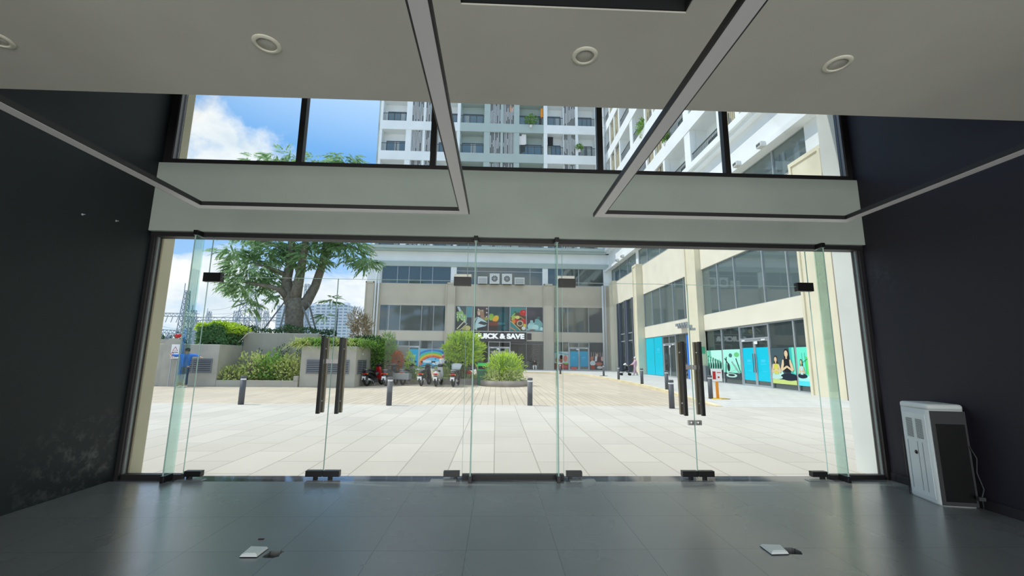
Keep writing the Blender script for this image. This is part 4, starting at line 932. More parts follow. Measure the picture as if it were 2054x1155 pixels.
# ground floor bay 3
g3 = [7.0, X(1141, 710), X(1182, 710), 13.15]
windows(A, FP, g3[:2], .11, Z1, 'glass_dark'); windows(A, FP, g3[2:], .11, Z1, 'glass_dark'); shopdoor(A, FP, g3[1], g3[2], .11, 2.8, Z1, 'glass_dark', (.55, 2.35), 'cyan_deep')
fam = [('r', (190, 205, 205), 0, .3, 1, 1), ('p', (90, 170, 180), [(0, 1), (1, .85), (1, .8), (0, .93)]), ('r', (150, 60, 50), 0, 0, 1, .32), ('e', (170, 110, 90), .5, .55, .14, .2), ('e', (60, 40, 36), .5, .68, .12, .12), ('e', (205, 130, 110), .8, .6, .15, .2), ('e', (190, 120, 100), .2, .5, .16, .14), ('e', (120, 190, 70), .85, .3, .14, .05), ('e', (245, 245, 240), .4, .3, .16, .04), ('e', (200, 90, 80), .6, .12, .3, .1)]
poster(A, FP, g3[0]+.08, g3[1]-.08, .25, 2.3, .07, fam)
kit = [('r', (70, 66, 66), 0, 0, 1, 1), *[('l', (190, 180, 170), .1+.16*k, .6, .12+.16*k, .98, .03) for k in range(6)], ('e', (200, 120, 90), .15, .62, .12, .12), ('e', (225, 225, 220), .2, .34, .2, .16), ('e', (205, 170, 140), .5, .82, .09, .07), ('p', (235, 235, 232), [(.38, .75), (.62, .75), (.6, .45), (.36, .45)]), ('p', (92, 50, 56), [(.55, .75), (.8, .7), (.85, .4), (.5, .45)]), ('e', (225, 190, 175), .9, .6, .1, .14), ('e', (200, 110, 90), .65, .3, .25, .1), ('r', (170, 70, 50), .05, .0, .35, .22), ('e', (230, 220, 215), .7, .1, .2, .08)]
poster(A, FP, g3[2]+.08, g3[3]-.08, .25, 2.3, .07, kit)
mb = MB(); FP.box(mb, X(1146, 737), X(1157, 737), .04, .05, .15, .5); mb.build('small_poster', mat('poster_red', (200, 90, 80), .5), A)
# tower above
rT = random.Random(11)
T8 = lambda x: P(740+x/4.108, 190+240/4.108, 'y', 51.5).x
ops = [(T8(112), T8(308), 'b'), (T8(354), T8(448), 's'), (T8(466), T8(545), 's'), (T8(566), T8(728), 'b'), (T8(756), T8(950), 'b'), (T8(1000), T8(1086), 's'), (T8(1106), T8(1195), 's'), (T8(1240), T8(1438), 'b'), (T8(1470), T8(1600), 'b'), (T8(1604), T8(1700), 's'), (T8(1722), T8(1862), 'b')]
tower(FP, A, -15.6, 13.95, ops, [(T8(752), T8(1440))], 15.1, 6, 4.21, 3.0, 'white_render', 'grey_render', rT, 'white_render', 'slat_grey')
m = MB(); m.tube([(-14.75, 51.2, 0), (-14.75, 51.2, Z4), (-14.5, 51.1, Z6)], .12, 8); m.build('downpipe', 'pipe_white', A); m = MB(); m.tube([(-14.4, 51.2, 0), (-14.4, 51.2, Z6)], .1, 8); m.build('downpipe', 'pipe_white', A)
m = MB(); x = T8(1935)-.25; m.tube([(x, 51.1, 15), (x, 51.1, 40)], .33, 10)
for z in np.arange(16, 40, 1.4): m.tube([(x, 51.1, z), (x, 51.1, z+.08)], .38, 10)
m.build('corner_downpipe', 'pipe_white', A)
m = MB(); m.tube([(13.35, 51.2, 0), (13.35, 51.2, Z4)], .1, 8); m.build('downpipe', 'pipe_white', A)
# air conditioners on the ledge
for a, b_, h, fan, lab in ((832, 905, .95, 0, 'low white air conditioner on the ledge, leftmost of four'), (922, 997, 1.35, 1, 'tall fan air conditioner unit on the ledge, second from left'), (1015, 1092, 1.35, 1, 'tall fan air conditioner unit on the ledge, third from left'), (1110, 1187, .9, 0, 'low white air conditioner on the ledge, rightmost of four')):
    u0, u1 = c7x(a), c7x(b_); t = thing('air_conditioner', lab, 'air conditioner', ((u0+u1)/2, 51.5, Z4)); w = (u1-u0)/2
    MB().box(-w, w, -.4, .0, .05, h).build('casing', 'ac_white', t, .03); MB().box(-w*.8, w*.8, -.38, -.02, 0, .05).build('foot_rail', 'dark_metal', t)
    m = MB(); cx = 0
    if fan: m.lathe([(.0, -.41), (.36, -.41), (.38, -.40)], (cx, 0, h*.52), 20, 'y'); m.cur = 1; m.lathe([(.0, -.42), (.1, -.42)], (cx, 0, h*.52), 12, 'y'); [m.tube([(cx, -.415, h*.52), (cx+.34*math.cos(q), -.415, h*.52+.34*math.sin(q))], .02, 4) for q in (0, 1.57, 3.14, 4.71, .78, 2.36, 3.93, 5.5)]; m.build('fan_grille', ['grey_plastic', 'ac_white'], t)
    else:
        for k in range(6): m.box(-w*.85, w*.85, -.41, -.40, .15+k*h*.12, .18+k*h*.12)
        m.build('vent_grille', 'grey_plastic', t)
# things inside the grocery
for k, (u, w, h, mt) in enumerate(((-3.9, .9, 1.9, 'white_plastic'), (-2.4, .8, 1.6, 'steel'), (2.7, .8, 1.0, 'ac_white'), (4.5, .8, .95, 'ac_white'))):
    t = thing('shop_shelf' if h > 1.2 else 'shop_counter', ('white' if k == 0 else 'grey' if k == 1 else 'pale')+(' shelving' if h > 1.2 else ' counter')+' inside the grocery window, '+('leftmost', 'beside the entrance doors', 'right of the entrance doors', 'rightmost')[k], 'shelf' if h > 1.2 else 'counter', (u, 52.9, .115))
    if h > 1.2:
        MB().box(-w, w, .2, .25, 0, h).build('back_panel', mt, t)
        for z in (.1, .5, .9, 1.3, h-.05):
            MB().box(-w, w, -.2, .2, z, z+.04).build('shelf_board', mt, t)
    else: MB().box(-w, w, -.3, .3, 0, h-.05).build('cabinet', mt, t); MB().box(-w-.05, w+.05, -.35, .35, h-.05, h).build('worktop', 'ac_white', t)
rS = random.Random(5)
for z in (.14, .54, .94, 1.34):
    for k in range(5):
        c_ = rS.choice([(220, 210, 200), (190, 70, 60), (70, 120, 170), (230, 190, 80), (120, 160, 110)]); x = -4.6+k*.34; h = rS.uniform(.16, .28)
        tag(MB().box(x, x+.2, 52.75, 52.95, z+.115, z+.115+h).build('grocery_box', mat('carton_%d_%d_%d' % c_, c_, .6)), 'small coloured carton on the shop shelf', 'box', 'cartons on the shelf behind the grocery window')
# ================= wing on the right =================
Bd = thing('apartment_building', 'sunlit cream shop wing with apartments along the right side', 'building', (0, 0, 0))
Yx = lambda px, py: P(px, py, 'x', 13.9).y
cb = 'cream_wall'
rp = [(16.15, 18.05, -.35), (27.85, 29.5, -.30), (39.3, 40.4, -.57), (48.2, 49.6, -.35)]
for a, b_, d in rp:
    mb = MB(); RP.box(mb, a, b_, d, .5, 0, Z4); RP.box(mb, a-.03, b_+.03, d-.06, .5, Z4-.02, Z4+.16); RP.box(mb, a, a+.14, d-.07, d, 0, Z4); RP.box(mb, b_-.14, b_, d-.07, d, 0, Z4); mb.build('pier', cb, Bd)
for a, b_ in ((18.05, 27.85), (29.5, 39.3)):
    band(RP, Bd, 'lower_band', 'cream_band', a, b_, 0, .5, 3.44, 4.45); band(RP, Bd, 'upper_band', 'cream_band', a, b_, 0, .5, 7.58, Z4)
band(RP, Bd, 'upper_band', 'cream_band', 40.4, 48.2, 0, .5, 7.75, Z4); band(RP, Bd, 'corner_wall', 'cream_band', 49.6, 51.5, 0, .5, 0, Z4)
for a, b_ in ((16.15, 17.4), (27.9, 28.7), (40.3, 41.0), (50.2, 51.5)): band(RP, Bd, 'white_column', 'white_render', a, b_, .02, .5, Z4, 12.2)
mb = MB(); RP.box(mb, 16.15, 51.5, -.5, .5, 12.15, 12.42); mb.build('light_ledge', 'white_render', Bd)
band(RP, Bd, 'fascia', 'white_render', 16.15, 51.5, .05, .5, 12.42, Z7)
mb = MB(); RP.box(mb, 16.0, 51.4, -.35, .5, Z7, Z7+.22); RP.box(mb, 16.0, 51.4, -.55, .5, Z7+.22, 15.05); mb.build('cornice', 'white_render', Bd)
mb = MB(); RP.box(mb, 16.15, 51, 4, 12, 0, 36); RP.box(mb, 16.15, 16.5, .5, 4, 0, 36); mb.build('core', 'white_render', Bd)
mb = MB(); RP.box(mb, 16.2, 51.4, .5, 4, 3.44, 3.7); RP.box(mb, 16.2, 51.4, .5, 4, 7.6, 7.8); RP.box(mb, 16.2, 51.4, .5, 4, 12.2, 15); mb.build('floor_slab', 'grey_render', Bd)
cc = lambda v, y0: Yx(1180+v/3.397, 460+y0/3.397)
windows(Bd, RP, [18.1, cc(1365, 470), cc(1200, 505), cc(1003, 545), cc(888, 565), 27.95], 4.45, 7.58, 'glass_mid', d=.1)
windows(Bd, RP, [29.5, cc(655, 605), cc(578, 620), cc(492, 635), cc(435, 648), 39.3], 4.47, 7.6, 'glass_mid', d=.1)
windows(Bd, RP, [17.4, 19.8, 22.4, 25.2, 27.9], Z4+.1, 12.15, 'glass_mid'); windows(Bd, RP, [28.7, 32, 35, 38, 40.3], Z4+.1, 12.15, 'glass_mid'); windows(Bd, RP, [41.0, 44, 47, 50.2], Z4+.1, 12.15, 'glass_mid')
g = [18.1, Yx(1592, 700), Yx(1541, 700), Yx(1483, 700), Yx(1447, 709), 27.9]
windows(Bd, RP, g[0:3], .09, 3.42, 'glass_dark', w=.1); windows(Bd, RP, g[3:], .09, 3.42, 'glass_dark', w=.1)
shopdoor(Bd, RP, g[2], g[3], .1, 2.66, 3.42, 'glass_dark', (.42, 2.18))
yo1 = [('r', (70, 90, 96), 0, 0, 1, 1), ('r', (60, 190, 180), .8, .2, 1, 1), ('r', (120, 230, 200), .9, .3, 1, 1), ('r', (205, 220, 130), 0, 0, 1, .12), ('e', (190, 235, 220), .25, .28, .25, .13), ('e', (28, 40, 56), .72, .2, .36, .1), ('e', (190, 225, 215), .15, .18, .3, .06)]
def yogi(cx, base, s, top, skinc=(228, 200, 160), hair=(60, 44, 34)):
    return [('e', hair, cx, base+.63*s, .08*s, .09*s), ('p', hair, [(cx-.08*s, base+.6*s), (cx+.08*s, base+.6*s), (cx+.09*s, base+.46*s), (cx-.09*s, base+.46*s)]), ('e', skinc, cx, base+.6*s, .062*s, .08*s), ('r', skinc, cx-.025*s, base+.48*s, cx+.025*s, base+.56*s),
            ('p', skinc, [(cx-.15*s, base+.46*s), (cx+.15*s, base+.46*s), (cx+.24*s, base+.22*s), (cx+.16*s, base+.2*s), (cx+.1*s, base+.35*s), (cx-.1*s, base+.35*s), (cx-.16*s, base+.2*s), (cx-.24*s, base+.22*s)]),
            ('p', top, [(cx-.1*s, base+.47*s), (cx+.1*s, base+.47*s), (cx+.1*s, base+.16*s), (cx-.1*s, base+.16*s)]), ('l', skinc, cx-.2*s, base+.2*s, cx, base+.3*s, .05*s), ('l', skinc, cx+.2*s, base+.2*s, cx, base+.3*s, .05*s)]
poster(Bd, RP, g[1]+.07, g[2]-.07, .38, 2.12, .06, yo1+yogi(.2, .12, .92, (215, 210, 90))+yogi(.68, .14, 1.15, (30, 34, 40), hair=(40, 36, 34)))
yo2 = [('r', (110, 235, 205), 0, 0, 1, 1), ('r', (90, 225, 120), .45, .3, .9, .75), ('r', (170, 245, 235), 0, 0, 1, .25), *[('l', (50, 130, 120), .3+.15*k, .3, .28+.15*k, .85, .015) for k in range(5)], ('l', (50, 130, 120), .3, .6, 1, .85, .012), ('r', (90, 225, 235), 0, 0, 1, .12), ('e', (30, 44, 60), .22, .25, .26, .06), ('e', (215, 240, 240), .75, .22, .25, .05)]
poster(Bd, RP, g[0]+.07, g[1]-.07, .38, 2.12, .06, yo2+yogi(.22, .17, .72, (190, 225, 225))+yogi(.97, .2, .8, (40, 40, 46)))
def gym(seed, dark):
    r = random.Random(seed); S_ = [('r', (150, 235, 205), 0, 0, 1, 1), ('r', (190, 250, 230), .3, .55, 1, 1), ('r', (52, 60, 62), 0, 0, 1, .3)]
    for k in range(6):
        x = .06+k*.16; S_ += [('l', (40, 60, 60), x, .15, x+.05, .8-.04*k, .03), ('l', (70, 100, 96), x+.08, .2, x+.01, .66, .025), ('e', (40, 56, 58), x+.03, .2, .09, .05), ('e', (60, 150, 110), x+.06, .78-.04*k, .05, .035), ('l', (200, 225, 215), x, .1, x+.12, .34, .02), ('e', (35, 45, 48), x+.06, .45, .035, .1)]
    return S_+[('e', (165, 210, 200), .45, .1, .2, .03)]
def bike():
    return [('r', (150, 240, 210), 0, 0, 1, 1), ('r', (175, 250, 225), 0, .5, 1, 1), ('r', (60, 72, 76), 0, 0, 1, .22), ('e', (110, 200, 130), .8, .82, .15, .08), ('l', (40, 60, 62), .1, .15, .2, .75, .05), ('l', (50, 70, 72), .5, .6, .95, .15, .06), ('l', (60, 84, 86), .75, .7, 1, .2, .06), ('e', (70, 110, 108), .45, .8, .1, .07), ('l', (190, 225, 215), .2, .2, .7, .35, .03), ('e', (40, 52, 56), .3, .4, .08, .14), ('e', (190, 225, 215), .45, .13, .32, .07), ('e', (44, 58, 60), .45, .14, .2, .04), ('l', (230, 245, 240), .5, .62, .9, .2, .02), ('l', (44, 60, 62), .1, .7, .3, .5, .05)]
poster(Bd, RP, g[4]+.07, g[5]-.07, .38, 2.1, .06, gym(2, 1)); poster(Bd, RP, g[3]+.07, g[4]-.07, .38, 2.12, .06, bike())
c8y = lambda v, w: Yx(1220+v/6.077, 640+w/6.077)
b0, b1, b2, b3, b4, b5 = c8y(1020, 300), c8y(945, 300), c8y(810, 300), c8y(655, 300), c8y(553, 300), c8y(462, 300)
windows(Bd, RP, [29.5, b0, b1, b2], .1, 3.42, 'glass_dark'); shopdoor(Bd, RP, b2, b3, .1, 2.75, 3.42, 'glass_dark')
windows(Bd, RP, [b3, b4, 39.25], .1, 3.42, 'glass_dark')
mb = MB(); RP.box(mb, b3+.07, b4-.04, .05, .058, .15, 3.4); RP.box(mb, b4+.04, 39.2, .05, .058, .15, 3.4); mb.cur = 1
ym = (b3+b4)/2; RP.box(mb, ym-.5, ym+.5, .046, .05, 2.05, 2.12); RP.box(mb, ym-.3, ym+.3, .046, .05, 2.2, 2.45); mb.build('window_film', ['cyan_film', 'film_print'], Bd)
mb = MB(); RP.box(mb, b0+.05, b1-.05, .05, .058, .15, 3.3); mb.build('window_film', 'blue_film', Bd)
# full height glazed entrance bay
m = MB()
for u in (40.55, 42.0, 42.6, 44.6, 45.2, 47.3, 48.0): RP.box(m, u-.18, u+.18, -.05, .3, .1, 7.75)
m.build('entrance_post', mat('post_slate', (98, 104, 116), .5), Bd)
windows(Bd, RP, [40.45, 42.3, 44.9, 48.15], .1, 7.75, 'glass_dark', trans=(3.4, 4.2), w=.12)
band(RP, Bd, 'plinth', mat('plinth_grey', (120, 124, 128), .7), 27.5, 27.84, -.25, -.0, .0, 1.1)
mb = MB(); RP.box(mb, 27.80, 27.85, -.28, -.05, 1.9, 2.35); mb.build('exit_notice', mat('notice_green', (90, 180, 140), .5), Bd)
for k, (px, py) in enumerate(((1371, 657), (1396, 664))):
    p = P(px, py, 'x', 13.6); t = thing('floodlight_bracket', 'cluster of small grey floodlights on the wall above the blue film' if k == 0 else 'small grey floodlight on the pier by the right door handles', 'floodlight', (13.9 if k == 0 else 13.15, p.y, p.z))
    for j in range(5 if k == 0 else 1):
        m = MB(); m.box(-.45, -.2, -.9+j*.42, -.62+j*.42, .15, .35); m.build('lamp_head', 'alu', t)
    m = MB(); m.box(-.3, .0, -1.0 if k == 0 else -.9, 1.0 if k == 0 else -.6, 0, .15); m.build('arm', 'alu', t)
for (px, py, lab) in ((1525, 286, 'white wall lamp on the ledge nearest the right edge'), (1478, 338, 'white wall lamp on the ledge, second from the right edge'), (1248, 512, 'white wall lamp on the ledge near the far corner'), (1238, 522, 'white wall lamp on the ledge closest to the far corner')):
    p = P(px, py, 'x', 13.25); t = thing('ledge_lamp', lab, 'wall lamp', (13.4, p.y, 12.3)); m = MB(); m.box(-.28, 0, -.2, .2, -.16, .12); m.build('housing', 'ac_white', t, .03); m = MB(); m.box(-.30, -.28, -.14, -.02, -.08, .04); m.box(-.30, -.28, .02, .14, -.08, .04); m.build('lens', 'grey_plastic', t)
rR = random.Random(21)
opR = [(16.6, 20.0, 'b'), (20.4, 22.1, 's'), (22.5, 24.1, 's'), (24.5, 28.2, 'b'), (29.1, 32.8, 'b'), (33.2, 34.8, 's'), (35.1, 36.7, 's'), (37.1, 40.5, 'b'), (41.4, 44.9, 'b'), (45.3, 46.9, 's'), (47.2, 48.8, 's'), (49.2, 51.0, 'b')]
tower(RP, Bd, 16.15, 51.5, opR, [], 15.1, 5, 4.21, 3.0, 'white_render', 'grey_render', rR, 'slat_cream', 'slat_grey')
m = MB(); m.tube([(13.5, 15.95, 0), (13.5, 15.95, 9.2)], .15, 10); m.build('downpipe', 'pipe_brown', Bd)
m = MB(); m.tube([(13.0, 51.0, 0), (13.0, 51.0, Z4)], .12, 10); m.build('downpipe', 'pipe_white', Bd)
struct(MB().box(13.95, 16, 6.2, 16.1, 0, 15), 'wall_outer_side', 'white_pillar', 'pale side wall of our own building beyond the right pier', 'wall')
# balcony plants and laundry
for px, py, pl, rad, lab in ((1065, 240, 'F', .9, 'green potted shrub on a balcony of the grey block, third row down'), (1288, 255, 'R', .9, 'large green plant spilling from a balcony beside the right pendant bar'), (1335, 275, 'R', .5, 'smaller bright plant on a balcony right of the pendant bar'), (1162, 295, 'F', .45, 'trailing green plant on a white block balcony, by the window post')):
    c_ = P(px, py, 'y', 51.4) if pl == 'F' else P(px, py, 'x', 13.95)
    m = MB(); shrub_leaves(m, c_, (rad, rad*.5, rad*.8) if pl == 'F' else (rad*.5, rad, rad*.9), int(500*rad), .24, .11, .3, .3); o = m.build('balcony_plant', 'leaf_mid'); tag(o, lab, 'plant')
    m = MB(); m.lathe([(.16, -rad-.25), (.2, -rad+.1)], c_, 10); m.build('pot', 'cloth_white', o)
for px, py, w, h, mt, lab in ((1047, 282, .35, 1.3, 'cloth_white', 'white shirt drying on the grey block balcony'), (1051, 280, .3, 1.5, 'cloth_white', 'white towel drying beside the shirt on the grey block balcony'), (1104, 284, .35, 1.3, 'cloth_black', 'dark clothes drying on the white block balcony'), (1089, 228, .3, 1.5, 'orange_paint', 'orange cloth hanging on the grey block balcony'), (1026, 219, .3, .8, 'orange_paint', 'small orange cloth behind the white slats')):
    p = P(px, py, 'y', 51.7); m = MB(); r_ = random.Random(px); pts = []
    for k in range(6): x = p.x+(k/5-.5)*w*2; pts.append((x, 51.66+.05*(k % 2)))
    for (xa_, ya_), (xb_, yb_) in zip(pts, pts[1:]): m.poly([(xa_, ya_, p.z-h/2), (xb_, yb_, p.z-h/2+.1), (xb_, yb_, p.z+h/2), (xa_, ya_, p.z+h/2)])
    o = m.build('drying_cloth', mt); s_ = o.modifiers.new('s', 'SOLIDIFY'); s_.thickness = .02; tag(o, lab, 'laundry')
# ================= scooters =================
def wheel(parent, name, y, R=.235, w=.055):
    m = MB(); n = 20; m.tube([(0, y+R*math.cos(2*math.pi*k/n), R+w+R*math.sin(2*math.pi*k/n)) for k in range(n)], w, 8, closed=True); o = m.build(name, 'tyre', parent)
    m = MB(); m.lathe([(.03, -.05), (.06, -.03), (.05, 0), (.06, .03), (.03, .05)], (0, y, R+w), 14, 'x')
    for k in range(5): a = 2*math.pi*k/5; m.bar((0, y, R+w), (0, y+(R-.03)*math.cos(a), R+w+(R-.03)*math.sin(a)), .03, .02)
    m.tube([(0, y+(R-.04)*math.cos(2*math.pi*k/n), R+w+(R-.04)*math.sin(2*math.pi*k/n)) for k in range(n)], .014, 5, closed=True); m.build('rim', 'chrome', o); return o
def scooter(q, rz, paint, label, kind='scooter', tail='paint_white', name='motor_scooter', y=None, paint2=None):
    """rear wheel near the origin, front pointing to +y"""
    p = P(*q, 'z', 0); t = thing(name, label, 'motorbike', (p.x, p.y+.25, 0), rz)
    wheel(t, 'rear_wheel', .0); wheel(t, 'front_wheel', 1.25)
    V = Vector
    m = MB(); m.loft([((0, -.22, .70), (.09, 0, 0), (0, 0, .07)), ((0, -.05, .66), (.15, 0, 0), (0, .03, .13)), ((0, .2, .60), (.17, 0, 0), (0, .04, .17)), ((0, .45, .50), (.16, 0, 0), (0, .05, .2)), ((0, .62, .36), (.12, 0, 0), (0, .05, .12))], 12); m.build('rear_body', paint2 or paint, t)
    m = MB(); m.loft([((0, -.12, .79), (.12, 0, 0), (0, 0, .035)), ((0, .1, .80), (.155, 0, 0), (0, 0, .05)), ((0, .4, .78), (.14, 0, 0), (0, 0, .05)), ((0, .62, .74), (.09, 0, 0), (0, 0, .04))], 12); m.build('seat', 'seat_black', t)
    m = MB(); m.loft([((0, 1.0, .30), (.12, 0, 0), (0, .06, 0)), ((0, .96, .55), (.19, 0, 0), (0, .06, 0)), ((0, .92, .80), (.17, 0, 0), (0, .07, 0)), ((0, .86, .98), (.12, 0, 0), (0, .07, 0))], 12); m.build('front_shield', paint, t)
    if kind == 'scooter': m = MB(); m.box(-.15, .15, .55, 1.0, .26, .31); m.build('footboard', 'seat_black', t, .02)
    else: m = MB(); m.loft([((0, .55, .52), (.09, 0, 0), (0, 0, .1)), ((0, .95, .66), (.06, 0, 0), (0, 0, .08))], 10); m.ball((0, .62, .32), (.14, .18, .14)); m.build('engine', 'grey_plastic', t)
    m = MB(); m.tube([(0, 1.25, .3), (0, .86, 1.02)], .035, 8); m.build('front_fork', 'chrome', t)
    m = MB(); m.loft([((0, 1.06, .54), (.075, 0, 0), (0, .03, .03)), ((0, 1.25, .60), (.085, 0, 0), (0, 0, .025)), ((0, 1.46, .50), (.07, 0, 0), (0, .03, .02))], 10); m.build('front_mudguard', paint, t)
    m = MB(); m.loft([((0, .80, 1.04), (.13, 0, 0), (0, .05, .06)), ((0, .92, 1.06), (.15, 0, 0), (0, 0, .08)), ((0, 1.02, 1.0), (.1, 0, 0), (0, 0, .05))], 12)
    m.tube([(-.34, .72, 1.02), (-.2, .8, 1.04), (.2, .8, 1.04), (.34, .72, 1.02)], .018, 7); hb = m.build('handlebar', 'seat_black', t)
    for s in (-1, 1):
        m = MB(); m.tube([(s*.18, .8, 1.05), (s*.27, .78, 1.20)], .008, 5); m.ball((s*.30, .78, 1.24), (.065, .02, .045)); m.build('mirror', 'seat_black', t)
    m = MB(); m.bar((0, -.27, .50), (0, -.32, .33), .20, .012); m.box(-.105, .105, -.315, -.30, .34, .50); m.build('licence_plate', 'plate_white', t)
    m = MB(); m.cur = 0; m.ball((0, -.235, .63), (.12, .05, .04)); m.cur = 1
    for s in (-1, 1): m.ball((s*.13, -.21, .62), (.035, .04, .03))
    m.build('tail_light', ['red_lens', 'orange_paint'], t)
    m = MB(); m.loft([((0, -.27, .55), (.07, 0, 0), (0, .02, .01)), ((0, -.30, .40), (.07, 0, 0), (0, .02, .01)), ((0, -.33, .22), (.06, 0, 0), (0, .015, .01))], 8); m.build('rear_mudguard', 'seat_black', t)
    m = MB(); m.tube([(.15, .35, .28), (.17, .1, .30), (.18, -.2, .36)], [.03, .05, .05], 10); m.build('exhaust', 'chrome', t)
    m = MB(); m.tube([(-.12, -.05, .80), (-.13, -.25, .82), (0, -.30, .83), (.13, -.25, .82), (.12, -.05, .80)], .012, 6); m.build('grab_rail', 'chrome', t)
    m = MB(); m.tube([(.0, .5, .22), (-.16, .52, .02)], .015, 5); m.tube([(0, .5, .22), (.12, .5, .05)], .012, 5); m.build('stand', 'chrome', t)
    return t
scooter((733, 775), math.radians(-20), 'paint_red', 'red and black motorbike parked leftmost by the louvred block', 'bike', name='motorbike', paint2='paint_black')
scooter((771, 775), math.radians(-10), 'paint_black', 'black motorbike parked second from the left, white plate', 'bike', name='motorbike')
b3_ = scooter((806, 773), math.radians(-14), 'paint_grey', 'grey motorbike carrying a wide grey box, third from the left', 'bike', name='motorbike')
MB().box(-.55, .5, -.40, -.02, .32, .62).build('cargo_box', mat('box_grey', (150, 154, 152), .5, metal=.3), b3_, .01)
scooter((843, 775), math.radians(-10), 'paint_black', 'black scooter parked left of the white scooter')
scooter((873, 776), math.radians(-4), 'paint_white', 'white scooter parked in front of the rider in a pink helmet')
sc6 = scooter((908, 777), math.radians(-6), 'paint_black', 'black scooter with grey cover, rightmost of the parked row')
MB().loft([((0, .55, .86), (.22, 0, 0), (0, 0, .04)), ((0, .80, 1.12), (.30, 0, 0), (0, .02, .06)), ((0, 1.05, 1.10), (.24, 0, 0), (0, 0, .06))], 12).build('rain_cover', mat('cover_silver', (165, 172, 172), .5), sc6)
r7 = scooter((926, 767), math.radians(-78), 'paint_red', 'red scooter parked sideways behind the green litter bin')
# litter bin
p = P(967, 773, 'z', 0); t = thing('litter_bin', 'green wheeled litter bin beside the round planter', 'bin', (p.x, p.y+.3, 0))
m = MB(); m.hexa([(-.24, -.24, 0), (.24, -.24, 0), (.24, .24, 0), (-.24, .24, 0), (-.30, -.30, .78), (.30, -.30, .78), (.30, .30, .78), (-.30, .30, .78)]); m.build('body', 'bin_green', t, .02)
m = MB(); m.box(-.33, .33, -.33, .33, .76, .82); m.build('rim', 'grey_plastic', t, .01)
m = MB(); m.box(-.29, -.24, -.29, .28, .82, 1.1); m.box(.24, .29, -.29, .28, .82, 1.1); m.box(-.24, .24, .2, .28, .82, 1.1); m.box(-.24, .24, -.29, -.25, .82, .86); hood = m.build('hood', 'bin_lid', t)
m = MB(); m.hexa([(-.31, -.34, 1.04), (.31, -.34, 1.04), (.31, .32, 1.12), (-.31, .32, 1.12), (-.29, -.30, 1.08), (.29, -.30, 1.08), (.27, .28, 1.20), (-.27, .28, 1.20)]); m.build('lid', 'bin_lid', t)
MB().box(-.24, .24, -.1, -.08, .82, 1.06).build('opening_shade', 'void_dark', t)  # dark panel standing in for the shade inside the bin mouth
m = MB(); 
for k in range(3):
    a, b_ = (math.pi/2+k*2.094, math.pi/2+(k+1)*2.094-.5); m.bar((.09*math.cos(a), -.288, .5+.09*math.sin(a)), (.09*math.cos(b_), -.288, .5+.09*math.sin(b_)), .02, .006)
m.build('recycling_mark', 'bin_lid', t)
for s in (-1, 1): MB().lathe([(.07, -.03), (.07, .03)], (s*.25, .22, .07), 12, 'x').build('wheel', 'tyre', t)
# orange sign stand
p = P(1441, 801, 'z', 0); t = thing('sign_stand', 'small white notice on an orange stand by the bollard', 'sign', (p.x, p.y, 0))
m = MB(); m.box(-.32, .32, -.22, .22, 0, .05); m.build('base', 'yellow_paint', t, .01); m = MB(); m.box(0.0, .34, -.23, -.0, .0, .045); m.build('rubber_weight', 'tyre', t)
m = MB(); m.box(-.06, .02, -.04, .04, .05, .78); m.build('post', 'orange_paint', t); m = MB(); m.box(-.25, .17, -.07, -.04, .68, 1.16); m.build('notice_board', 'plate_white', t)
m = MB(); m.box(-.2, -.08, -.075, -.07, .76, 1.06); m.ball((.03, -.075, .84), (.04, .005, .04), 8, 4); m.box(-.03, .13, -.075, -.07, 1.0, 1.03); m.build('red_print', 'red_lens', t)
tag(MB().box(-13.0, -12.6, 20.9, 21.2, 0, .01).build('leaf_litter', 'leaf_pale'), 'few pale fallen leaves at the left end of the bush bed', 'leaves') if False else None

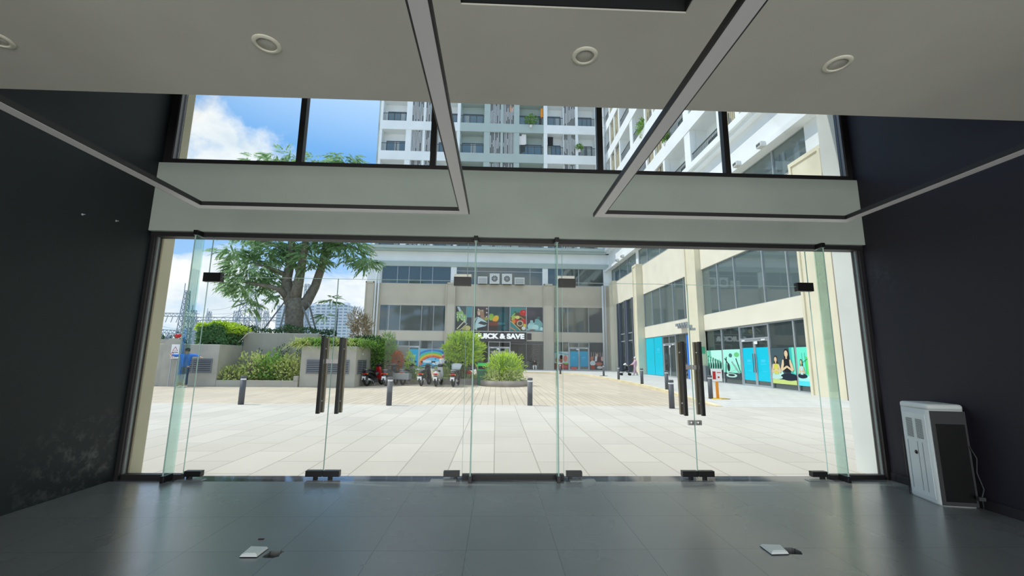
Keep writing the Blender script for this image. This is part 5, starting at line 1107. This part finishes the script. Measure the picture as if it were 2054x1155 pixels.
# ================= people =================
def skin(name, nodes, edges, m, parent, sub=1, root=0):
    me = bpy.data.meshes.new(name); me.from_pydata([n[0] for n in nodes], edges, []); me.materials.append(MATS[m]); o = bpy.data.objects.new(name, me); COL.objects.link(o)
    if parent: o.parent = parent
    md = o.modifiers.new('skin', 'SKIN'); md.use_smooth_shade = True
    if not me.skin_vertices: return o
    for i, n in enumerate(nodes):
        sv = me.skin_vertices[0].data[i]; r = n[1]; sv.radius = r if hasattr(r, '__len__') else (r, r); sv.use_root = (i == root)
    s = o.modifiers.new('sub', 'SUBSURF'); s.levels = sub; s.render_levels = sub; return o
def person(label, loc, rz, J, shirt, trousers, hair, sleeve=1.0, shoes='cloth_white', hat=None, group=None, skirt=False):
    """J: joints in metres (x right, y forward is -y, z up)"""
    t = thing('person', label, 'person', loc, rz); V = Vector; J = {k: V(v) for k, v in J.items()}
    N_ = []; E_ = []
    def add(p, r, par=None):
        N_.append((tuple(p), r)); i = len(N_)-1
        if par is not None: E_.append((par, i))
        return i
    pel = add(J['pelvis'], (.13, .10)); ch = add(J['chest'], (.15, .11), pel); nk = add(J['neck'], (.055, .055), ch); hd = add(J['head'], (.085, .095), nk); add(J['head']+V((0, 0, .09)), (.07, .08), hd)
    for s in 'lr':
        sh = add(J['sh_'+s], (.055, .055), ch); el = add(J['el_'+s], .042, sh); wr = add(J['wr_'+s], .028, el); d = (J['wr_'+s]-J['el_'+s]).normalized(); hn = add(J['wr_'+s]+d*.07, (.035, .018), wr)
        sd = d.cross(V((0, 0, 1))); sd = sd.normalized() if sd.length > .1 else V((1, 0, 0))
        for k in range(4): a = add(J['wr_'+s]+d*.12+sd*(.024-.016*k), .009, hn); add(J['wr_'+s]+d*(.175-.008*abs(k-1))+sd*(.03-.02*k)-V((0, 0, .012)), .007, a)
        a = add(J['wr_'+s]+d*.07+sd*.045, .010, wr); add(J['wr_'+s]+d*.11+sd*.055, .008, a)
        hp = add(J['hip_'+s], .085, pel); kn = add(J['kn_'+s], .058, hp); an = add(J['an_'+s], .038, kn); add(J['an_'+s]+V((0, -.13, -.05)), (.04, .03), an)
    skin('body', N_, E_, 'skin', t)
    n = [(J['pelvis']-V((0, 0, .13)), (.20, .165)), (J['pelvis'].lerp(J['chest'], .5), (.19, .155)), (J['chest'], (.20, .165)), (J['neck']-V((0, 0, .03)), (.09, .09))]; e = [(0, 1), (1, 2), (2, 3)]
    for s in 'lr':
        k = len(n); n += [(J['sh_'+s], .085), (J['el_'+s], .062)]; e += [(2, k), (k, k+1)]
        if sleeve >= 1: n += [(J['wr_'+s], .042)]; e += [(k+1, k+2)]
    skin('shirt', [(tuple(a), b) for a, b in n], e, shirt, t)
    n = [(J['pelvis']+V((0, 0, .10)), (.165, .135)), (J['pelvis']-V((0, 0, .04)), (.17, .145))]; e = [(0, 1)]
    for s in 'lr': k = len(n); n += [(J['hip_'+s], .115), (J['kn_'+s], .085), (J['an_'+s], .062)]; e += [(1, k), (k, k+1), (k+1, k+2)]
    skin('trousers', [(tuple(a), b) for a, b in n], e, trousers, t)
    h = J['head']; m = MB(); m.ball(h+V((0, .02, .06)), (.10, .11, .11), 12, 8); m.build('hat' if hat else 'hair', hat or hair, t)
    m = MB(); m.ball(h+V((0, -.10, .02)), (.013, .018, .02), 6, 4)
    m.cur = 1
    for s in (-1, 1): m.ball(h+V((s*.035, -.09, .045)), (.013, .008, .008), 6, 4)
    m.cur = 2; m.ball(h+V((0, -.092, -.035)), (.028, .008, .007), 6, 4); m.build('face', ['skin', 'hair_black', 'red_lens'], t)
    for s in 'lr': m = MB(); m.loft([(J['an_'+s]+V((0, .04, -.05)), (.045, 0, 0), (0, 0, .04)), (J['an_'+s]+V((0, -.08, -.055)), (.05, 0, 0), (0, 0, .035)), (J['an_'+s]+V((0, -.19, -.065)), (.04, 0, 0), (0, 0, .022))], 10); m.build('shoe', shoes, t)
    return t
def stand(h=1.7, **k):
    s = h/1.7; J = dict(pelvis=(0, 0, .93), chest=(0, 0, 1.28), neck=(0, 0, 1.45), head=(0, -.02, 1.57), sh_l=(.18, 0, 1.39), sh_r=(-.18, 0, 1.39), el_l=(.24, .02, 1.12), el_r=(-.24, .02, 1.12), wr_l=(.25, -.08, .88), wr_r=(-.25, -.08, .88), hip_l=(.09, 0, .88), hip_r=(-.09, 0, .88), kn_l=(.10, -.02, .49), kn_r=(-.10, -.02, .49), an_l=(.11, .02, .09), an_r=(-.11, .02, .09))
    J.update(k); return {a: tuple(c*s for c in b_) for a, b_ in J.items()}
p = P(377, 700, 'y', 20.4)
person('person in blue with arms stretched out sideways before the left planter', (p.x, 20.4, 0), math.radians(-8), stand(1.78, el_l=(.46, -.03, 1.40), wr_l=(.72, -.08, 1.33), el_r=(-.46, -.03, 1.38), wr_r=(-.70, -.05, 1.40), chest=(0, 0, 1.27)), 'cloth_blue', 'cloth_navy', 'hair_black')
p = P(1275, 753, 'z', .11)
per2 = person('person in pale pink with white headscarf pushing a stroller', (p.x, p.y, .11), math.radians(-95), stand(1.55, el_l=(.22, -.12, 1.12), el_r=(-.22, -.12, 1.12), wr_l=(.16, -.38, 1.0), wr_r=(-.16, -.38, 1.0), kn_l=(.1, -.12, .5), an_l=(.1, -.14, .09), an_r=(-.1, .22, .11)), 'cloth_pink', 'cloth_pink', 'cloth_white', hat='cloth_white')
def stroller(x, y, z, rz):
    t = thing('stroller', 'black and white baby stroller pushed along the far pavement', 'stroller', (x, y, z), rz)
    m = MB(); m.tube([(-.2, .35, .1), (-.2, -.1, .55), (-.2, -.45, 1.0), (.2, -.45, 1.0), (.2, -.1, .55), (.2, .35, .1)], .016, 6); m.tube([(-.2, -.35, .1), (-.2, .1, .6)], .014, 6); m.tube([(.2, -.35, .1), (.2, .1, .6)], .014, 6); m.build('frame', 'dark_metal', t)
    m = MB(); m.loft([((0, -.18, .62), (.2, 0, 0), (0, .06, .2)), ((0, .0, .48), (.2, 0, 0), (0, .03, .08)), ((0, .25, .45), (.18, 0, 0), (0, .02, .06))], 10); m.build('seat', 'cloth_black', t)
    m = MB(); m.loft([((0, -.2, .82), (.21, 0, 0), (0, .1, .02)), ((0, -.05, .95), (.21, 0, 0), (0, .02, .1)), ((0, .12, .92), (.2, 0, 0), (0, -.03, .06))], 10); m.build('hood', 'cloth_white', t)
    for sx in (-.22, .22):
        for yy in (-.35, .35): m = MB(); m.lathe([(.1, -.02), (.11, 0), (.1, .02)], (sx, yy, .1), 14, 'x'); m.build('wheel', 'tyre', t)
q_ = P(1262, 753, 'z', .11); stroller(p.x-.85, p.y+.08, .11, math.radians(85))
# rider, sitting astride the white scooter's neighbour further back
p = P(878, 768, 'z', 0)
rd_ = scooter((884, 764), math.radians(-8), 'paint_grey', 'grey scooter under the seated rider, behind the white scooter')
sit = dict(pelvis=(0, 0, .93), chest=(0, -.05, 1.22), neck=(0, -.06, 1.40), head=(0, -.08, 1.50), sh_l=(.18, -.05, 1.34), sh_r=(-.18, -.05, 1.34), el_l=(.26, -.22, 1.14), el_r=(-.26, -.22, 1.14), wr_l=(.27, -.48, 1.06), wr_r=(-.27, -.48, 1.06), hip_l=(.11, -.02, .90), hip_r=(-.11, -.02, .90), kn_l=(.22, -.36, .72), kn_r=(-.22, -.36, .72), an_l=(.17, -.40, .40), an_r=(-.17, -.40, .40))
o = person('rider in pink helmet seated on a scooter behind the parked row', (rd_.location.x+.02, rd_.location.y+.25, 0), math.radians(180-8), sit, 'cloth_white', 'cloth_black', 'hair_black', hat='pink_helmet')
# seated person on a stool before the grocery
p = P(1072, 744, 'z', .11)
low = dict(pelvis=(0, 0, .50), chest=(0, -.12, .80), neck=(0, -.18, .97), head=(0, -.24, 1.07), sh_l=(.17, -.13, .93), sh_r=(-.17, -.13, .93), el_l=(.24, -.30, .70), el_r=(-.24, -.30, .70), wr_l=(.10, -.46, .62), wr_r=(-.10, -.46, .62), hip_l=(.1, -.02, .48), hip_r=(-.1, -.02, .48), kn_l=(.16, -.42, .47), kn_r=(-.16, -.42, .47), an_l=(.14, -.40, .09), an_r=(-.14, -.40, .09))
person('person sitting hunched outside the grocery window, dark top and pale trousers', (P(1072, 744, 'y', 49.5).x, 49.5, .11), 0, low, 'cloth_black', 'cloth_white', 'hair_black')
t = thing('stool', 'low grey stool under the person outside the grocery', 'stool', (P(1072, 744, 'y', 49.5).x, 49.55, .11)); MB().box(-.17, .17, -.15, .15, .34, .38).build('seat', 'grey_plastic', t)
for sx in (-1, 1):
    for sy in (-1, 1): MB().bar((sx*.12, sy*.1, .34), (sx*.16, sy*.14, 0), .03).build('leg', 'grey_plastic', t)
x_ = P(1041, 720, 'y', 52.3).x
person('shop person in blue top standing behind the grocery window', (x_, 52.15, .115), math.radians(20), stand(1.62), 'cloth_blue', 'cloth_black', 'hair_black')

# ================= far skyline =================
def lattice(mb, cx, cy, z0, z1, w0, w1, n, th):
    for k in range(n):
        a, b_ = k/n, (k+1)/n; za, zb = z0+(z1-z0)*a, z0+(z1-z0)*b_; wa, wb = (w0+(w1-w0)*a)/2, (w0+(w1-w0)*b_)/2
        ca = [Vector((cx+sx*wa, cy+sy*wa, za)) for sx, sy in ((-1, -1), (1, -1), (1, 1), (-1, 1))]; cb_ = [Vector((cx+sx*wb, cy+sy*wb, zb)) for sx, sy in ((-1, -1), (1, -1), (1, 1), (-1, 1))]
        for i in range(4):
            j = (i+1) % 4; mb.bar(ca[i], cb_[i], th); mb.bar(ca[i], cb_[j], th*.6); mb.bar(ca[j], cb_[i], th*.6); mb.bar(cb_[i], cb_[j], th*.6)
def pylon(px, ptop, halfw, topw, dist, n, th, lab, arms=(), spire=0):
    b_ = P(px[0], 690, 'y', dist); tp = P(px[1], ptop, 'y', dist); m = MB(); z1 = tp.z-spire; sc = dist/847
    lattice(m, (b_.x+tp.x)/2, dist, 0, z1, halfw*2*sc, topw*2*sc, n, th); t = m.build('transmission_tower', 'pylon_steel'); tag(t, lab, 'pylon')
    if spire: MB().bar((tp.x, dist, z1), (tp.x, dist, tp.z), th).build('spire', 'pylon_steel', t)
    for pz, w in arms:
        z = P(px[0], pz, 'y', dist).z; a = MB(); x = (b_.x+tp.x)/2; a.bar((x-w*sc, dist, z), (x+w*sc, dist, z), th*.8)
        a.bar((x-w*sc, dist, z), (x, dist, z+w*sc*.35), th*.6); a.bar((x+w*sc, dist, z), (x, dist, z+w*sc*.35), th*.6)
        for s in (-1, 1): a.bar((x+s*w*sc, dist, z), (x+s*w*sc, dist, z-1.6), th*.5)
        a.build('cross_arm', 'pylon_steel', t)
    return t
pylon((368, 372), 568, 8, 3.2, 170, 12, .2, 'tall lattice pylon at the left end, beside the glass fin', (), 3)
pylon((384, 387), 612, 7, 3, 170, 9, .17, 'shorter lattice pylon just right of the leftmost one', (), 2)
pylon((416, 417), 618, 5, 2.5, 260, 6, .2, 'small distant lattice pylon left of the tree', ((632, 6), (640, 5)), 2)
pylon((497, 500), 530, 18, 3, 170, 12, .22, 'big wide lattice pylon behind the left tree branches', ((612, 22), (590, 18)), 0)
pylon((472, 473), 624, 6, 4, 240, 6, .2, 'small lattice pylon left of the big wide one', ((632, 6),), 0)
pylon((517, 518), 606, 5, 3, 220, 7, .2, 'slim lattice pylon right of the big wide one', ((620, 7),), 1)
pylon((531, 532), 620, 5, 3, 240, 6, .2, 'small lattice pylon left of the tree props', ((630, 6),), 1)
pylon((610, 614), 570, 7, 3.5, 180, 9, .2, 'lattice pylon seen in the fork of the big tree', (), 0)
def gantry(x0, y0, x1, y1, dist, hpx, lab, posts=()):
    a, b_ = P(x0, y0, 'y', dist), P(x1, y1, 'y', dist); h = hpx/847*dist; m = MB(); n = 26
    for dy in (0, h):
        for dz in (0, -h): m.bar(a+Vector((0, dy, dz)), b_+Vector((0, dy, dz)), .16)
    for k in range(n):
        p_, q2 = a.lerp(b_, k/n), a.lerp(b_, (k+1)/n); z = Vector((0, 0, h)); m.bar(p_ if k % 2 else p_-z, q2-z if k % 2 else q2, .1)
    t = m.build('substation_gantry', 'pylon_steel'); tag(t, lab, 'gantry')
    for k in posts:
        c_ = a.lerp(b_, k); s = MB(); lattice(s, c_.x, dist, 0, c_.z-h, 1.2, 1.0, 5, .10); s.build('leg', 'pylon_steel', t)
    ins = MB()
    for k in range(9): c_ = a.lerp(b_, (k+.5)/9); ins.bar(c_-Vector((0, 0, h)), c_-Vector((.5, 0, h+2)), .14)
    ins.build('insulators', 'pylon_steel', t)
gantry(300, 627, 396, 629, 140, 6, 'left short substation gantry beam', (.1, .95)); gantry(392, 636, 600, 637, 150, 6, 'long substation gantry beam behind the hedge', (.03, .5, .97)); gantry(300, 660, 400, 664, 120, 6, 'low substation gantry beam at the left', (.4, .9))
for k, (a, b_) in enumerate((((420, 622), (520, 578)), ((420, 630), (560, 590)), ((420, 634), (500, 606)), ((300, 655), (560, 662)), ((520, 612), (590, 660)), ((500, 608), (535, 628)), ((535, 628), (640, 690)), ((500, 590), (720, 640)), ((300, 645), (420, 648)))):
    A_, B_ = P(*a, 'y', 200), P(*b_, 'y', 200); m = MB(); m.tube([A_.lerp(B_, s/8)-Vector((0, 0, 3*math.sin(math.pi*s/8))) for s in range(9)], .07, 4); tag(m.build('power_line', 'pylon_steel'), 'thin sagging power line between the distant pylons', 'cable', 'power lines between the distant pylons')
def block(x0, x1, top, dist, dep, lab, nf):
    a, b_ = P(x0, top, 'y', dist), P(x1, top, 'y', dist); t = thing('distant_tower_block', lab, 'building', ((a.x+b_.x)/2, dist, 0)); w = (b_.x-a.x)/2; h = (a.z+b_.z)/2
    m = MB(); m.box(-w, w, 0, dep, 0, h); m.build('body', 'tower_far', t); g_ = MB(); n = max(2, int(2*w/4.2))
    for f in range(nf):
        z = h*(f+.3)/nf
        for k in range(n): x = -w+2*w*(k+.5)/n; g_.box(x-w/n*.68, x+w/n*.68, -.15, 0, z, z+h/nf*.45)
    for f in range(nf):
        z = h*(f+.3)/nf
        for k in range(3): g_.box(w, w+.15, dep*(k+.2)/3, dep*(k+.8)/3, z, z+h/nf*.45)
    g_.build('window_grid', 'tower_far_glass', t); MB().box(-w*.5, w*.3, dep*.3, dep*.7, h, h+3).build('roof_house', 'tower_far', t)
block(556, 590, 612, 420, 20, 'distant white tower block left of the big trunk', 17); block(604, 632, 612, 430, 20, 'distant white tower block just right of the big trunk', 17); block(634, 676, 610, 400, 25, 'distant white tower block, widest of the group', 17); block(680, 699, 611, 400, 20, 'distant narrow white tower block at the right of the group', 17)
